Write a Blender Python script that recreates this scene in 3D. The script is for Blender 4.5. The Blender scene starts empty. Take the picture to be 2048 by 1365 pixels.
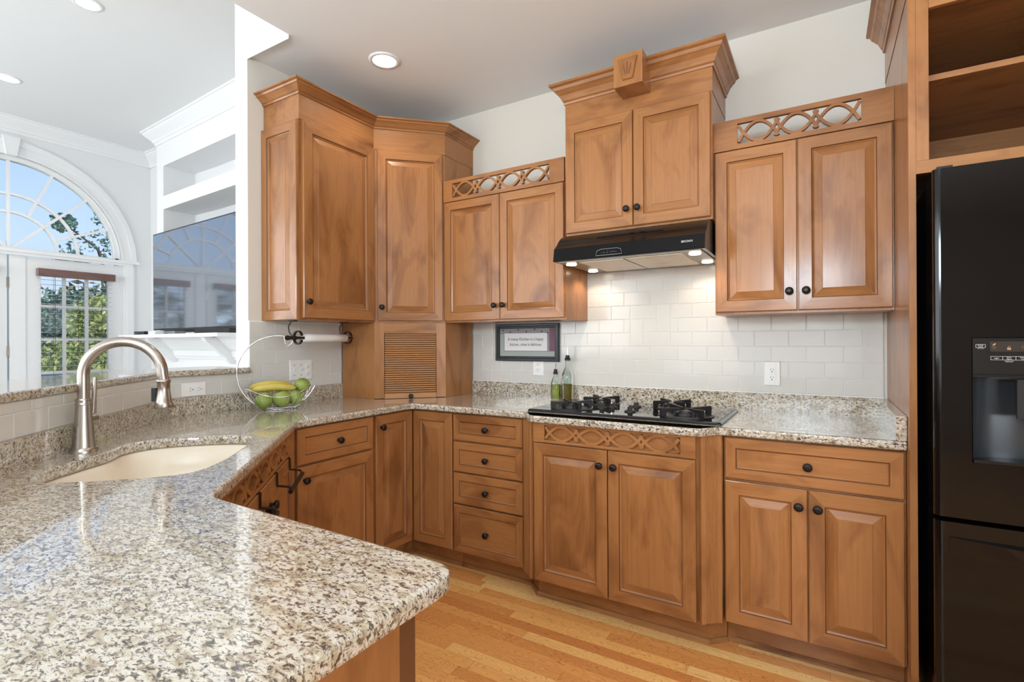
import bpy, math, random
from mathutils import Vector, Matrix
random.seed(7)
PI = math.pi
sc = bpy.context.scene
COL = sc.collection

# ------------------------------------------------------------------ camera
YAW, PITCH, ROLL = 0.5462, 0.001, -0.0047
fwd = Vector((-math.sin(YAW)*math.cos(PITCH), math.cos(YAW)*math.cos(PITCH), math.sin(PITCH)))
rgt = Vector((math.cos(YAW), math.sin(YAW), 0)); upv = rgt.cross(fwd)
r2 = rgt*math.cos(ROLL)+upv*math.sin(ROLL); u2 = -rgt*math.sin(ROLL)+upv*math.cos(ROLL)
cd = bpy.data.cameras.new('camera'); cam = bpy.data.objects.new('camera', cd); COL.objects.link(cam)
cd.sensor_width = 36; cd.lens = 36*1023.6/2048; cd.clip_start = 0.02; cd.clip_end = 300
cam.matrix_world = Matrix(((r2.x, u2.x, -fwd.x, 2.6404), (r2.y, u2.y, -fwd.y, -2.8386), (r2.z, u2.z, -fwd.z, 1.2528), (0, 0, 0, 1)))
sc.camera = cam

# ------------------------------------------------------------------ colour management, sky, sun, daylight
vs = sc.view_settings
vs.view_transform = 'Standard'; vs.look = 'None'; vs.gamma = 1; vs.use_curve_mapping = False; vs.exposure = -0.22
world = bpy.data.worlds.new('sky'); sc.world = world; world.use_nodes = True
wn = world.node_tree.nodes; wl = world.node_tree.links
tc = wn.new('ShaderNodeTexCoord'); sp = wn.new('ShaderNodeSeparateXYZ'); rp = wn.new('ShaderNodeValToRGB')
wl.new(tc.outputs['Generated'], sp.inputs[0]); wl.new(sp.outputs['Z'], rp.inputs[0])
rp.color_ramp.elements[0].position = 0.0; rp.color_ramp.elements[0].color = (0.62, 0.72, .84, 1)
rp.color_ramp.elements[1].position = 0.45; rp.color_ramp.elements[1].color = (0.26, 0.46, 0.90, 1)
e = rp.color_ramp.elements.new(0.17); e.color = (0.50, 0.66, .88, 1)
wl.new(rp.outputs[0], wn['Background'].inputs[0]); wn['Background'].inputs[1].default_value = 1.42

def light(name, kind, loc, energy, color=(1, 1, 1), rot=(0, 0, 0), **kw):
    d = bpy.data.lights.new(name, kind); d.energy = energy; d.color = color
    for k, v in kw.items(): setattr(d, k, v)
    o = bpy.data.objects.new(name, d); o.location = loc; o.rotation_euler = rot; COL.objects.link(o); return o
def toward(d): return Vector(d).to_track_quat('-Z', 'Y').to_euler()
light('sun', 'SUN', (-6, 3, 9), 3.2, (1, .93, .82), toward((-.62, .35, -.75)), angle=.01)
# daylight coming in through the windows behind and beside the camera
light('daylight_breakfast_window', 'AREA', (1.7, -6.4, 1.65), 48, (.86, .94, 1), toward((.05, 1, .22)), shape='RECTANGLE', size=2.6, size_y=1.9)
light('daylight_side_window', 'AREA', (5.1, -3.0, 1.5), 62, (.84, .925, 1), toward((-1, .15, .25)), shape='RECTANGLE', size=2.0, size_y=1.6)
light('daylight_family_window', 'AREA', (-2.0, -6.6, 1.9), 165, (.88, .945, 1), toward((0, 1, .34)), shape='RECTANGLE', size=3.2, size_y=2.6)
light('daylight_family_side_window', 'AREA', (-4.05, -4.3, 1.7), 100, (.84, .925, 1), toward((1, .2, 0)), shape='RECTANGLE', size=2.2, size_y=2.6)

# added fill light, unseen behind the camera, aimed up to brighten the ceiling
light('ceiling_fill_light', 'AREA', (2.5, -4.2, 1.9), 96, (.70, .88, 1), toward((-.15, .8, 1)), shape='DISK', size=.7)

# ------------------------------------------------------------------ materials
def S(r, g, b):
    f = lambda c: (c/255/12.92) if c/255 <= .04045 else ((c/255+.055)/1.055)**2.4
    return (f(r), f(g), f(b), 1)
def mat(name, col=(.8, .8, .8, 1), rough=.5, metal=0, **kw):
    m = bpy.data.materials.new(name); m.use_nodes = True
    b = m.node_tree.nodes['Principled BSDF']
    b.inputs['Base Color'].default_value = col; b.inputs['Roughness'].default_value = rough; b.inputs['Metallic'].default_value = metal
    for k, v in kw.items(): b.inputs[k.replace('_', ' ')].default_value = v
    return m
def N(m, t, **kw):
    n = m.node_tree.nodes.new(t)
    for k, v in kw.items(): setattr(n, k, v)
    return n
def L(m, a, b): m.node_tree.links.new(a, b)
def ramp(m, src, stops, interp='LINEAR'):
    r = N(m, 'ShaderNodeValToRGB'); r.color_ramp.interpolation = interp
    el = r.color_ramp.elements
    el[0].position, el[0].color = stops[0][0], stops[0][1]
    el[1].position, el[1].color = stops[-1][0], stops[-1][1]
    for p, c in stops[1:-1]:
        q = el.new(p); q.color = c
    L(m, src, r.inputs[0]); return r.outputs[0]
def mixc(m, fac, a, b, mode='MIX'):
    n = N(m, 'ShaderNodeMix', data_type='RGBA', blend_type=mode)
    for i, v in ((0, fac), (6, a), (7, b)):
        if hasattr(v, 'node'): L(m, v, n.inputs[i])
        else: n.inputs[i].default_value = v
    return n.outputs[2]
def noise(m, vec, scale, detail=3, rough=.5, dist=0):
    n = N(m, 'ShaderNodeTexNoise'); n.inputs['Scale'].default_value = scale; n.inputs['Detail'].default_value = detail
    n.inputs['Roughness'].default_value = rough; n.inputs['Distortion'].default_value = dist
    if vec is not None: L(m, vec, n.inputs['Vector'])
    return n.outputs['Fac']
def mapped(m, scale, rnd=True):
    t = N(m, 'ShaderNodeTexCoord'); mp = N(m, 'ShaderNodeMapping'); mp.inputs['Scale'].default_value = scale
    L(m, t.outputs['Object'], mp.inputs['Vector'])
    if rnd:
        oi = N(m, 'ShaderNodeObjectInfo'); mu = N(m, 'ShaderNodeMath', operation='MULTIPLY'); mu.inputs[1].default_value = 37.0
        L(m, oi.outputs['Random'], mu.inputs[0])
        cb = N(m, 'ShaderNodeCombineXYZ')
        for i in range(3): L(m, mu.outputs[0], cb.inputs[i])
        L(m, cb.outputs[0], mp.inputs['Location'])
    return mp.outputs[0]
def bump(m, h, strength=.1, dist=.002):
    b = N(m, 'ShaderNodeBump'); b.inputs['Strength'].default_value = strength; b.inputs['Distance'].default_value = dist
    L(m, h, b.inputs['Height']); L(m, b.outputs[0], m.node_tree.nodes['Principled BSDF'].inputs['Normal'])
def base(m, c): L(m, c, m.node_tree.nodes['Principled BSDF'].inputs['Base Color'])

def wood(name, axis, tone=1.0, light=(174, 118, 70), dark=(134, 84, 46), rough=.32):
    m = mat(name, rough=rough, Coat_Weight=.30, Coat_Roughness=.16, Specular_IOR_Level=.28)
    sg = {'x': (1.6, 34, 34), 'y': (34, 1.6, 34), 'z': (34, 34, 1.6)}[axis]
    sb = {'x': (1.7, 5, 5), 'y': (5, 1.7, 5), 'z': (5, 5, 1.7)}[axis]
    g = noise(m, mapped(m, sg), 3, 5, .6, .3); b = noise(m, mapped(m, sb), 1.5, 3, .55, .8)
    l_ = [c*tone for c in S(*light)[:3]]+[1]; d_ = [c*tone for c in S(*dark)[:3]]+[1]
    c1 = ramp(m, b, [(.28, d_), (.52, l_), (.75, [a*.9+b2*.1 for a, b2 in zip(l_, d_)])])
    c2 = ramp(m, g, [(.30, (.80, .78, .76, 1)), (.62, (1, 1, 1, 1))])
    c3 = mixc(m, .75, c1, c2, 'MULTIPLY')
    oi = N(m, 'ShaderNodeObjectInfo'); v = ramp(m, oi.outputs['Random'], [(0, (.88, .87, .86, 1)), (1, (1.0, 1.0, 1.0, 1))])
    base(m, mixc(m, 1.0, c3, v, 'MULTIPLY'))
    return m
WV = wood('maple_vertical_grain', 'z'); WH = wood('maple_horizontal_grain', 'x'); WD = wood('maple_depth_grain', 'y')
GLZ = mat('dark_glaze_line', S(104, 64, 36), .45)
SLAT = mat('maple_slat', S(176, 122, 72), .45)
WIN = wood('cabinet_interior_veneer', 'x', .8, rough=.5)
WALL = mat('warm_white_paint', S(222, 215, 204), .6)
CEIL = mat('ceiling_paint', S(238, 239, 239), .7)
FWALL = mat('family_room_white_paint', S(236, 236, 236), .6)
TRIM = mat('white_gloss_trim', S(240, 240, 240), .35)
BLACKM = mat('oil_rubbed_bronze', S(38, 33, 31), .38, .55)
IRON = mat('wrought_iron_brown', S(52, 38, 32), .5, .4)
VOID = mat('shadow_gap_black', (.01, .008, .007, 1), .8)

def granite():
    m = mat('speckled_granite', rough=.20, Specular_IOR_Level=.5, Coat_Weight=.85, Coat_Roughness=.035, Coat_IOR=1.58)
    t = N(m, 'ShaderNodeTexCoord'); v = t.outputs['Object']
    mp = N(m, 'ShaderNodeMapping'); mp.inputs['Rotation'].default_value = (.1, .1, .5); mp.inputs['Scale'].default_value = (.85, 1.6, 1.2); L(m, v, mp.inputs[0]); v = mp.outputs[0]
    a = noise(m, v, 32, 5, .62, .4); b = noise(m, v, 100, 5, .66, .7); c = noise(m, v, 150, 3, .6, .4); d = noise(m, v, 30, 4, .6, 1.2)
    col = ramp(m, a, [(.33, S(168, 150, 122)), (.44, S(192, 180, 158)), (.55, S(214, 206, 192)), (.68, S(192, 184, 178))])
    gm = ramp(m, b, [(.44, (1, 1, 1, 1)), (.50, (0, 0, 0, 1))])
    col = mixc(m, gm, col, S(140, 122, 104))
    dm = ramp(m, b, [(.375, (1, 1, 1, 1)), (.42, (0, 0, 0, 1))])
    col = mixc(m, dm, col, S(58, 50, 47))
    km = ramp(m, c, [(.36, (1, 1, 1, 1)), (.405, (0, 0, 0, 1))])
    col = mixc(m, km, col, S(70, 62, 60))
    bm_ = ramp(m, d, [(.68, (0, 0, 0, 1)), (.72, (1, 1, 1, 1))])
    col = mixc(m, bm_, col, S(118, 82, 62))
    base(m, col); return m
GRAN = granite()

def floor_mat():
    m = mat('oak_strip_floor', rough=.22, Coat_Weight=.3, Coat_Roughness=.15)
    t = N(m, 'ShaderNodeTexCoord'); sx = N(m, 'ShaderNodeSeparateXYZ'); L(m, t.outputs['Object'], sx.inputs[0])
    def M_(op, a, b=None):
        n = N(m, 'ShaderNodeMath', operation=op)
        for i, q in enumerate((a, b)):
            if q is None: continue
            if hasattr(q, 'node'): L(m, q, n.inputs[i])
            else: n.inputs[i].default_value = q
        return n.outputs[0]
    yr = M_('DIVIDE', sx.outputs[1], .0572); row = M_('FLOOR', yr); fy = M_('SUBTRACT', yr, row)
    w1 = N(m, 'ShaderNodeTexWhiteNoise', noise_dimensions='1D'); L(m, row, w1.inputs['W'])
    xs = M_('DIVIDE', M_('ADD', sx.outputs[0], M_('MULTIPLY', w1.outputs['Value'], 3.1)), .78); pk = M_('FLOOR', xs); fx = M_('SUBTRACT', xs, pk)
    cb = N(m, 'ShaderNodeCombineXYZ'); L(m, pk, cb.inputs[0]); L(m, row, cb.inputs[1])
    w2 = N(m, 'ShaderNodeTexWhiteNoise', noise_dimensions='2D'); L(m, cb.outputs[0], w2.inputs['Vector'])
    tone = ramp(m, w2.outputs['Value'], [(0, S(214, 142, 80)), (.35, S(234, 168, 98)), (.7, S(246, 188, 114)), (1, S(252, 210, 140))])
    off = M_('MULTIPLY', w2.outputs['Value'], 50.0)
    c2 = N(m, 'ShaderNodeCombineXYZ'); L(m, M_('ADD', M_('MULTIPLY', sx.outputs[0], 2.6), off), c2.inputs[0]); L(m, M_('ADD', M_('MULTIPLY', sx.outputs[1], 17), off), c2.inputs[1])
    nz = noise(m, c2.outputs[0], 1.15, 2, .5, .25)
    rings = M_('FRACT', M_('MULTIPLY', nz, 24.0))
    line = ramp(m, rings, [(.0, (.50, .36, .26, 1)), (.14, (.90, .86, .80, 1)), (.5, (1, 1, 1, 1)), (.95, (.97, .95, .93, 1)), (1.0, (.78, .66, .56, 1))])
    c3 = N(m, 'ShaderNodeCombineXYZ'); L(m, M_('MULTIPLY', sx.outputs[0], 6.0), c3.inputs[0]); L(m, M_('MULTIPLY', sx.outputs[1], 260.0), c3.inputs[1])
    fine = ramp(m, noise(m, c3.outputs[0], 1.0, 4, .6), [(.3, (.86, .82, .78, 1)), (.6, (1, 1, 1, 1))])
    col = mixc(m, .9, tone, line, 'MULTIPLY'); col = mixc(m, .7, col, fine, 'MULTIPLY')
    g = ramp(m, fy, [(0, (.35, .25, .18, 1)), (.018, (1, 1, 1, 1))]); g2 = ramp(m, fx, [(0, (.35, .25, .18, 1)), (.0022, (1, 1, 1, 1))])
    col = mixc(m, .8, col, g, 'MULTIPLY'); col = mixc(m, .8, col, g2, 'MULTIPLY')
    base(m, col); return m
FLOOR = floor_mat()
TILE = mat('glazed_white_tile', S(214, 210, 203), .12, Specular_IOR_Level=.5)
_m = TILE; bump(_m, noise(_m, mapped(_m, (1, 1, 1), False), 9, 2), .12, .01)
GROUT = mat('grout', S(236, 234, 230), .8)
STEEL = mat('brushed_nickel', S(176, 168, 160), .26, 1.0, Anisotropic=.4)
CHROME = mat('chrome', S(225, 225, 228), .08, 1.0)
SINKM = mat('biscuit_composite_sink', S(238, 224, 204), .3)
FRBLK = mat('fridge_gloss_black', S(13, 12, 13), .10, Specular_IOR_Level=.32)
FRMAT = mat('dispenser_black', S(10, 10, 11), .25)
BLKG = mat('black_glass', S(10, 10, 11), .04, Specular_IOR_Level=.8)
BLKH = mat('hood_black_face', S(9, 9, 10), .12, Specular_IOR_Level=.25)
BLKP = mat('black_enamel', S(14, 13, 13), .22)
CAST = mat('cast_iron_black', S(34, 32, 33), .42, .3)
PLATE = mat('white_plastic', S(238, 236, 232), .3)
DARKP = mat('dark_plastic', S(28, 28, 30), .35)
SLOT = mat('slot_dark', S(20, 18, 16), .6)
PRINTW = mat('print_white', S(205, 205, 205), .5)
PRINTA = mat('print_amber', S(170, 130, 95), .5)
FILT_ = mat('hood_filter_cream', S(226, 216, 196), .5)
HGREY = mat('hood_underside_grey', S(150, 142, 132), .35, .5)
PAPER = mat('paper_towel', S(232, 226, 220), .85)
bump(PAPER, noise(PAPER, mapped(PAPER, (1, 1, 1), False), 90, 2), .5, .002)
SKY_W = mat('cord', S(60, 50, 48), .6)
def emis(name, col, s):
    m = mat(name, (0, 0, 0, 1)); b = m.node_tree.nodes['Principled BSDF']; b.inputs['Emission Color'].default_value = col; b.inputs['Emission Strength'].default_value = s; return m
LAMP = emis('lit_bulb', (1, .95, .86, 1), 6); HLAMP = emis('lit_halogen', (1, .88, .68, 1), 9)
def glassm(name, col=(1, 1, 1, 1), refl=1.0):
    m = bpy.data.materials.new(name); m.use_nodes = True; nt = m.node_tree; nt.nodes.clear()
    o = nt.nodes.new('ShaderNodeOutputMaterial'); tr = nt.nodes.new('ShaderNodeBsdfTransparent'); tr.inputs[0].default_value = col
    gl = nt.nodes.new('ShaderNodeBsdfGlossy'); gl.inputs['Roughness'].default_value = .02
    fr = nt.nodes.new('ShaderNodeFresnel'); fr.inputs[0].default_value = 1.425; mx = nt.nodes.new('ShaderNodeMixShader')
    nt.links.new(fr.outputs[0], mx.inputs[0]); nt.links.new(tr.outputs[0], mx.inputs[1]); nt.links.new(gl.outputs[0], mx.inputs[2]); nt.links.new(mx.outputs[0], o.inputs[0]); return m
PANE = glassm('window_pane_glass', (.97, .99, 1, 1))
BGLASS = glassm('bottle_glass', (.90, .96, .93, 1))
OIL1 = mat('pale_green_oil', S(196, 204, 110), .1, Transmission_Weight=.75, IOR=1.2)
OIL2 = mat('amber_oil', S(150, 132, 50), .1, Transmission_Weight=.7, IOR=1.2)

# ------------------------------------------------------------------ mesh helpers
class MB:
    def __init__(s): s.v = []; s.f = []; s.m = []; s.s = []
    def add(s, vs_, fs, mi=0, smooth=False):
        o = len(s.v); s.v += [tuple(v) for v in vs_]
        for i, f in enumerate(fs):
            s.f.append([k+o for k in f]); s.m.append(mi[i] if isinstance(mi, (list, tuple)) else mi); s.s.append(smooth)
    def box(s, x0, x1, y0, y1, z0, z1, mi=0):
        v = [(x, y, z) for z in (z0, z1) for y in (y0, y1) for x in (x0, x1)]
        s.add(v, [(0, 2, 3, 1), (4, 5, 7, 6), (0, 1, 5, 4), (2, 6, 7, 3), (0, 4, 6, 2), (1, 3, 7, 5)], mi); return s
    def prism(s, pts, z0, z1, mi=0, xf=None):
        n = len(pts); v = [(x, y, z0) for x, y in pts]+[(x, y, z1) for x, y in pts]
        if xf: v = [xf(p) for p in v]
        s.add(v, [list(range(n))[::-1], list(range(n, 2*n))]+[(i, (i+1) % n, n+(i+1) % n, n+i) for i in range(n)], mi); return s
    def loops(s, rings, mi=0, cap0=True, cap1=True, closed=True, smooth=False):
        # rings: list of equal length vertex rings
        n = len(rings[0]); v = [p for r in rings for p in r]; fs = []; ms = []
        for k in range(len(rings)-1):
            for i in range(n if closed else n-1):
                j = (i+1) % n; fs.append((k*n+i, k*n+j, (k+1)*n+j, (k+1)*n+i)); ms.append(mi[k] if isinstance(mi, list) else mi)
        s.add(v, fs, ms, smooth)
        m0 = mi[0] if isinstance(mi, list) else mi; m1 = mi[-1] if isinstance(mi, list) else mi
        if cap0: s.add(rings[0], [list(range(n))[::-1]], m0)
        if cap1: s.add(rings[-1], [list(range(n))], m1)
        return s
    def lathe(s, prof, c=(0, 0, 0), axis='z', n=24, mi=0, cap=True):
        rings = []
        for r, h in prof:
            ring = []
            for i in range(n):
                a = 2*PI*i/n; x, y = r*math.cos(a), r*math.sin(a)
                p = {'z': (x, y, h), 'y': (x, h, -y), 'x': (h, x, y)}[axis]
                ring.append((c[0]+p[0], c[1]+p[1], c[2]+p[2]))
            rings.append(ring)
        return s.loops(rings, mi, cap, cap, True, True)
    def tube(s, pts, r, n=10, mi=0, closed=False, cap=True):
        pts = [Vector(p) for p in pts]; N_ = len(pts); rings = []; prev = None
        for i, p in enumerate(pts):
            if closed: t = (pts[(i+1) % N_]-pts[i-1])
            else: t = pts[min(i+1, N_-1)]-pts[max(i-1, 0)]
            t.normalize()
            if prev is None:
                a = Vector((0, 0, 1)) if abs(t.z) < .9 else Vector((1, 0, 0)); nrm = t.cross(a).normalized()
            else:
                nrm = (prev-t*prev.dot(t)).normalized()
            prev = nrm; b = t.cross(nrm); rr = r[i] if isinstance(r, (list, tuple)) else r
            rings.append([tuple(p+nrm*rr*math.cos(2*PI*k/n)+b*rr*math.sin(2*PI*k/n)) for k in range(n)])
        if closed: rings.append(rings[0])
        return s.loops(rings, mi, cap and not closed, cap and not closed, True, True)
    def strap(s, pts, w, t, wdir, mi=0):
        # flat bar: width w along wdir, thickness t
        pts = [Vector(p) for p in pts]; wd = Vector(wdir).normalized(); rings = []
        for i, p in enumerate(pts):
            tg = (pts[min(i+1, len(pts)-1)]-pts[max(i-1, 0)]).normalized(); nn = tg.cross(wd).normalized()
            rings.append([tuple(p+wd*a*w/2+nn*b*t/2) for a, b in ((-1, -1), (1, -1), (1, 1), (-1, 1))])
        return s.loops(rings, mi)
    def fillpoly(s, outer, holes, z, mi=0, xf=None):
        import bmesh
        bm = bmesh.new(); es = []
        for lp in [outer]+holes:
            vv = [bm.verts.new((p[0], p[1], 0)) for p in lp]
            es += [bm.edges.new((vv[i], vv[(i+1) % len(vv)])) for i in range(len(vv))]
        bmesh.ops.triangle_fill(bm, use_beauty=True, use_dissolve=False, edges=es)
        bm.verts.index_update()
        v = [(p.co.x, p.co.y, z) for p in bm.verts]
        if xf: v = [xf(p) for p in v]
        s.add(v, [[q.index for q in f.verts] for f in bm.faces], mi); bm.free(); return s
    def build(s, name, mats, parent=None, recalc=True):
        import bmesh
        me = bpy.data.meshes.new(name); me.from_pydata(s.v, [], s.f)
        if not isinstance(mats, (list, tuple)): mats = [mats]
        for m in mats: me.materials.append(m)
        me.polygons.foreach_set('material_index', s.m); me.polygons.foreach_set('use_smooth', s.s); me.update()
        if recalc:
            bm = bmesh.new(); bm.from_mesh(me); bmesh.ops.recalc_face_normals(bm, faces=bm.faces); bm.to_mesh(me); bm.free()
        o = bpy.data.objects.new(name, me); COL.objects.link(o)
        if parent: o.parent = parent
        return o
def tag(o, label=None, cat=None, group=None, kind=None):
    if label: o['label'] = label
    if cat: o['category'] = cat
    if group: o['group'] = group
    if kind: o['kind'] = kind
    return o
def thing(name, label, cat, loc=(0, 0, 0), rz=0, group=None):
    o = bpy.data.objects.new(name, None); o.empty_display_size = .1; COL.objects.link(o); o.location = loc; o.rotation_euler = (0, 0, rz); return tag(o, label, cat, group)
def struct(o): o['kind'] = 'structure'; return o
def copy_tree(o, parent=None):
    c = o.copy(); COL.objects.link(c)
    if parent: c.parent = parent
    for ch in list(o.children): copy_tree(ch, c)
    return c
def text(name, body, size, loc, rot, m, parent=None, ext=.0003, align='CENTER', sx=1.0):
    c = bpy.data.curves.new('t', 'FONT'); c.body = body; c.size = size; c.extrude = ext; c.align_x = align; c.align_y = 'CENTER'
    o = bpy.data.objects.new('t', c); COL.objects.link(o); bpy.context.view_layer.update()
    me = bpy.data.meshes.new_from_object(o.evaluated_get(bpy.context.evaluated_depsgraph_get()))
    bpy.data.objects.remove(o); me.materials.clear(); me.materials.append(m)
    ob = bpy.data.objects.new(name, me); COL.objects.link(ob); ob.location = loc; ob.rotation_euler = rot; ob.scale = (sx, 1, 1)
    if parent: ob.parent = parent
    return ob
def sweep(path, prof, seg=None, mi=0, mb=None):
    # path: plan points; prof: (outward offset, z); outward = right-hand side of travel
    P_ = [Vector(p) for p in path]; nrm = []
    for i in range(len(P_)-1):
        d = (P_[i+1]-P_[i]).normalized(); nrm.append(Vector((d.y, -d.x)))
    mit = []
    for i in range(len(P_)):
        if i == 0: mit.append(nrm[0])
        elif i == len(P_)-1: mit.append(nrm[-1])
        else:
            q = nrm[i-1]+nrm[i]; mit.append(q/(q.dot(nrm[i])))
    mb = mb or MB()
    a, b = seg if seg else (0, len(P_)-1)
    for i in range(a, b):
        rings = [[(P_[k].x+mit[k].x*o, P_[k].y+mit[k].y*o, z) for o, z in prof] for k in (i, i+1)]
        mb.loops(rings, mi)
    return mb
def offset_poly(pts, d):
    # inset a CCW polygon by d
    out = []; n = len(pts)
    for i in range(n):
        a, b, c = Vector(pts[i-1]), Vector(pts[i]), Vector(pts[(i+1) % n])
        d1 = (b-a).normalized(); d2 = (c-b).normalized(); n1 = Vector((-d1.y, d1.x)); n2 = Vector((-d2.y, d2.x)); q = n1+n2
        q = q/max(.3, q.dot(n1)); out.append((b.x+q.x*d, b.y+q.y*d))
    return out
def round_poly(pts, rads, n=6):
    out = []
    for i, p in enumerate(pts):
        r = rads[i]
        if r <= 0: out.append(tuple(p)); continue
        a, b, c = Vector(pts[i-1]), Vector(p), Vector(pts[(i+1) % len(pts)])
        p0 = b+(a-b).normalized()*r; p1 = b+(c-b).normalized()*r
        for k in range(n+1):
            t = k/n; q = p0*(1-t)**2+b*2*t*(1-t)+p1*t*t; out.append((q.x, q.y))
    return out
def slab(mb, outer, holes, zt, zb, r=.008, mi=0):
    # stone slab with eased edges
    rings = []
    for k in range(4):
        a = PI/2*k/3; rings.append((r*(1-math.sin(a)), zt-r*(1-math.cos(a))))
    for k in range(4):
        a = PI/2*(3-k)/3; rings.append((r*(1-math.sin(a)), zb+r*(1-math.cos(a))))
    for isn, poly in [(0, outer)]+[(1, h) for h in holes]:
        rr = [[(x, y, z) for x, y in (offset_poly(poly, d) if not isn else offset_poly(poly[::-1], d)[::-1])] for d, z in rings]
        mb.loops(rr, mi, False, False)
    to = offset_poly(outer, r); th = [offset_poly(h[::-1], r)[::-1] for h in holes]
    mb.fillpoly(to, th, zt, mi); mb.fillpoly(to, th, zb, mi)
    return mb

# ------------------------------------------------------------------ room shell
CZ, FZ = 2.80, 3.48
def sbox(name, x0, x1, y0, y1, z0, z1, m): return struct(MB().box(x0, x1, y0, y1, z0, z1).build(name, m))
sbox('floor', -.1, 5.2, -7, .4, -.12, 0, FLOOR)
sbox('floor_family', -4.2, -.1, -7, .4, -.12, 0.004, mat('neutral_bounce_grey', S(196, 194, 190), .95))  # unseen carpet, made up in neutral grey to cut warm bounce light
sbox('wall_back', 0, 5.2, 0, .12, 0, 3.6, WALL)
sbox('wall_left', -.11, 0, -1.222, .12, 0, 3.6, WALL)
sbox('wall_right', 5.2, 5.32, -7, .12, 0, 3.6, WALL)
sbox('wall_rear', -4.2, 5.2, -7.12, -7, 0, 3.6, WALL)
# kitchen ceiling is lower and ends over the bar, the family room ceiling runs higher
mb = MB(); mb.prism([(0, 0), (0, -1.222), (.356, -1.222), (.356, -7), (5.2, -7), (5.2, 0)], CZ, FZ+.1)
struct(mb.build('ceiling', CEIL))
struct(MB().box(-4.2, .40, -7, .4, FZ, FZ+.12).build('ceiling_family', FWALL))
struct(MB().box(-.112, .355, -1.2245, -1.2225, CZ-.02, FZ).build('wall_header', FWALL))
struct(MB().box(-4.2, -.11, .14, .26, 0, 3.6).build('wall_family', FWALL))
# white painted end of the kitchen wall
struct(MB().box(-.112, -.0, -1.2245, -1.222, 1.121, CZ-.021).build('trim_1', FWALL))

# window wall of the family room with the arch and the door openings
def yz(x):  # maps (a, b, h) -> wall at x=const: a along y, b up z, h depth to -x
    return lambda p: (x-p[2], p[0], p[1])
AC, AZ, AR = -1.095, 2.19, .92
arch = [(AC+AR*math.cos(PI*k/48), AZ+AR*math.sin(PI*k/48)) for k in range(49)]
hole = arch+[(AC-AR, .02), (AC+AR, .02)]
mb = MB(); outer = [(-7, 0), (.14, 0), (.14, 3.6), (-7, 3.6)]
for h in (0, .14): mb.fillpoly(outer, [hole], h, 0, yz(-4.2))
rr = [[yz(-4.2)((a, b, h)) for a, b in hole] for h in (0, .14)]; mb.loops(rr, 0, False, False)
struct(mb.build('wall_window', FWALL))
# arched window: muntins, rings, glass
mb = MB()
def bar2(a0, b0, a1, b1, w, mbx, h0=.047, h1=.083, X=-4.2):
    d = Vector((a1-a0, b1-b0)).normalized(); n = Vector((-d.y, d.x))*w/2
    pts = [(a0+n.x, b0+n.y), (a0-n.x, b0-n.y), (a1-n.x, b1-n.y), (a1+n.x, b1+n.y)]
    mbx.prism(pts, h0, h1, 0, yz(X))
def ring2(r0, r1, mbx, h0, h1, a0=0, a1=PI, n=40, X=-4.2, zc=AZ):
    pts = [(AC+r1*math.cos(a0+(a1-a0)*k/n), zc+r1*math.sin(a0+(a1-a0)*k/n)) for k in range(n+1)]
    pts += [(AC+r0*math.cos(a1+(a0-a1)*k/n), zc+r0*math.sin(a1+(a0-a1)*k/n)) for k in range(n+1)]
    m2 = len(pts); v = [yz(X)((p[0], p[1], h0)) for p in pts]+[yz(X)((p[0], p[1], h1)) for p in pts]
    fs = [(i, (i+1) % m2, m2+(i+1) % m2, m2+i) for i in range(m2)]
    for k in range(n): fs += [(k, k+1, m2-2-k, m2-1-k), (m2+k, m2+k+1, 2*m2-2-k, 2*m2-1-k)]
    mbx.add(v, fs)
ring2(.885, .925, mb, .03, .10); ring2(.545, .570, mb, .05, .08); ring2(.368, .393, mb, .05, .08)
for ang, r0 in ((90, 0), (67.5, .38), (45, 0), (22.5, .38), (112.5, .38), (135, 0), (157.5, .38)):
    a = math.radians(ang); bar2(AC+r0*math.cos(a), AZ+r0*math.sin(a), AC+.9*math.cos(a), AZ+.9*math.sin(a), .024, mb)
bar2(AC-.92, AZ+.012, AC+.92, AZ+.012, .03, mb, .03, .10)
wf = struct(mb.build('window_1', TRIM))
g = MB(); g.fillpoly([(AC+.9*math.cos(PI*k/40), AZ+.9*math.sin(PI*k/40)) for k in range(41)], [], .065, 0, yz(-4.2)); g.build('pane', PANE, wf)
# arch casing, keystone, entablature, pilaster casings
mb = MB(); ring2(.925, 1.06, mb, -.02, .0); ring2(1.02, 1.075, mb, -.032, -.0); ring2(.925, .945, mb, -.028, 0)
mb.prism([(AC-.04, 3.11), (AC+.04, 3.11), (AC+.065, 3.29), (AC-.065, 3.29)], -.055, 0, 0, yz(-4.2))
mb.box(-4.2, -4.16, AC-1.1, AC+1.1, 2.165, 2.195); mb.box(-4.2, -4.172, AC-1.04, AC+1.04, 2.135, 2.165)
for y in (AC-1.06, AC+.955): mb.box(-4.2, -4.175, y, y+.105, 0, 2.135); mb.box(-4.2, -4.165, y+.02, y+.085, 0, 2.135)
struct(mb.build('trim_2', TRIM))
# crown of the family room
CR = [(0, 3.335), (.012, 3.335), (.018, 3.36), (.03, 3.37), (.035, 3.385), (.095, 3.445), (.10, 3.46), (.115, 3.465), (.115, 3.48), (0, 3.48)]
mb = sweep([(-4.2, -7), (-4.2, .14)], CR); mb = sweep([(-4.2, .14), (-3.38, .14)], CR, mb=mb)
struct(mb.build('trim_3', TRIM))
mb = MB(); sweep([(-.11, .0), (-.11, -1.222), (.356, -1.222)][::-1], [(-o, z) for o, z in CR], mb=mb) if 0 else sweep([(.356, -1.222), (-.11, -1.222), (-.11, .1)][::-1], [(-o, z) for o, z in CR], mb=mb)
struct(mb.build('trim_4', TRIM))

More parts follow.
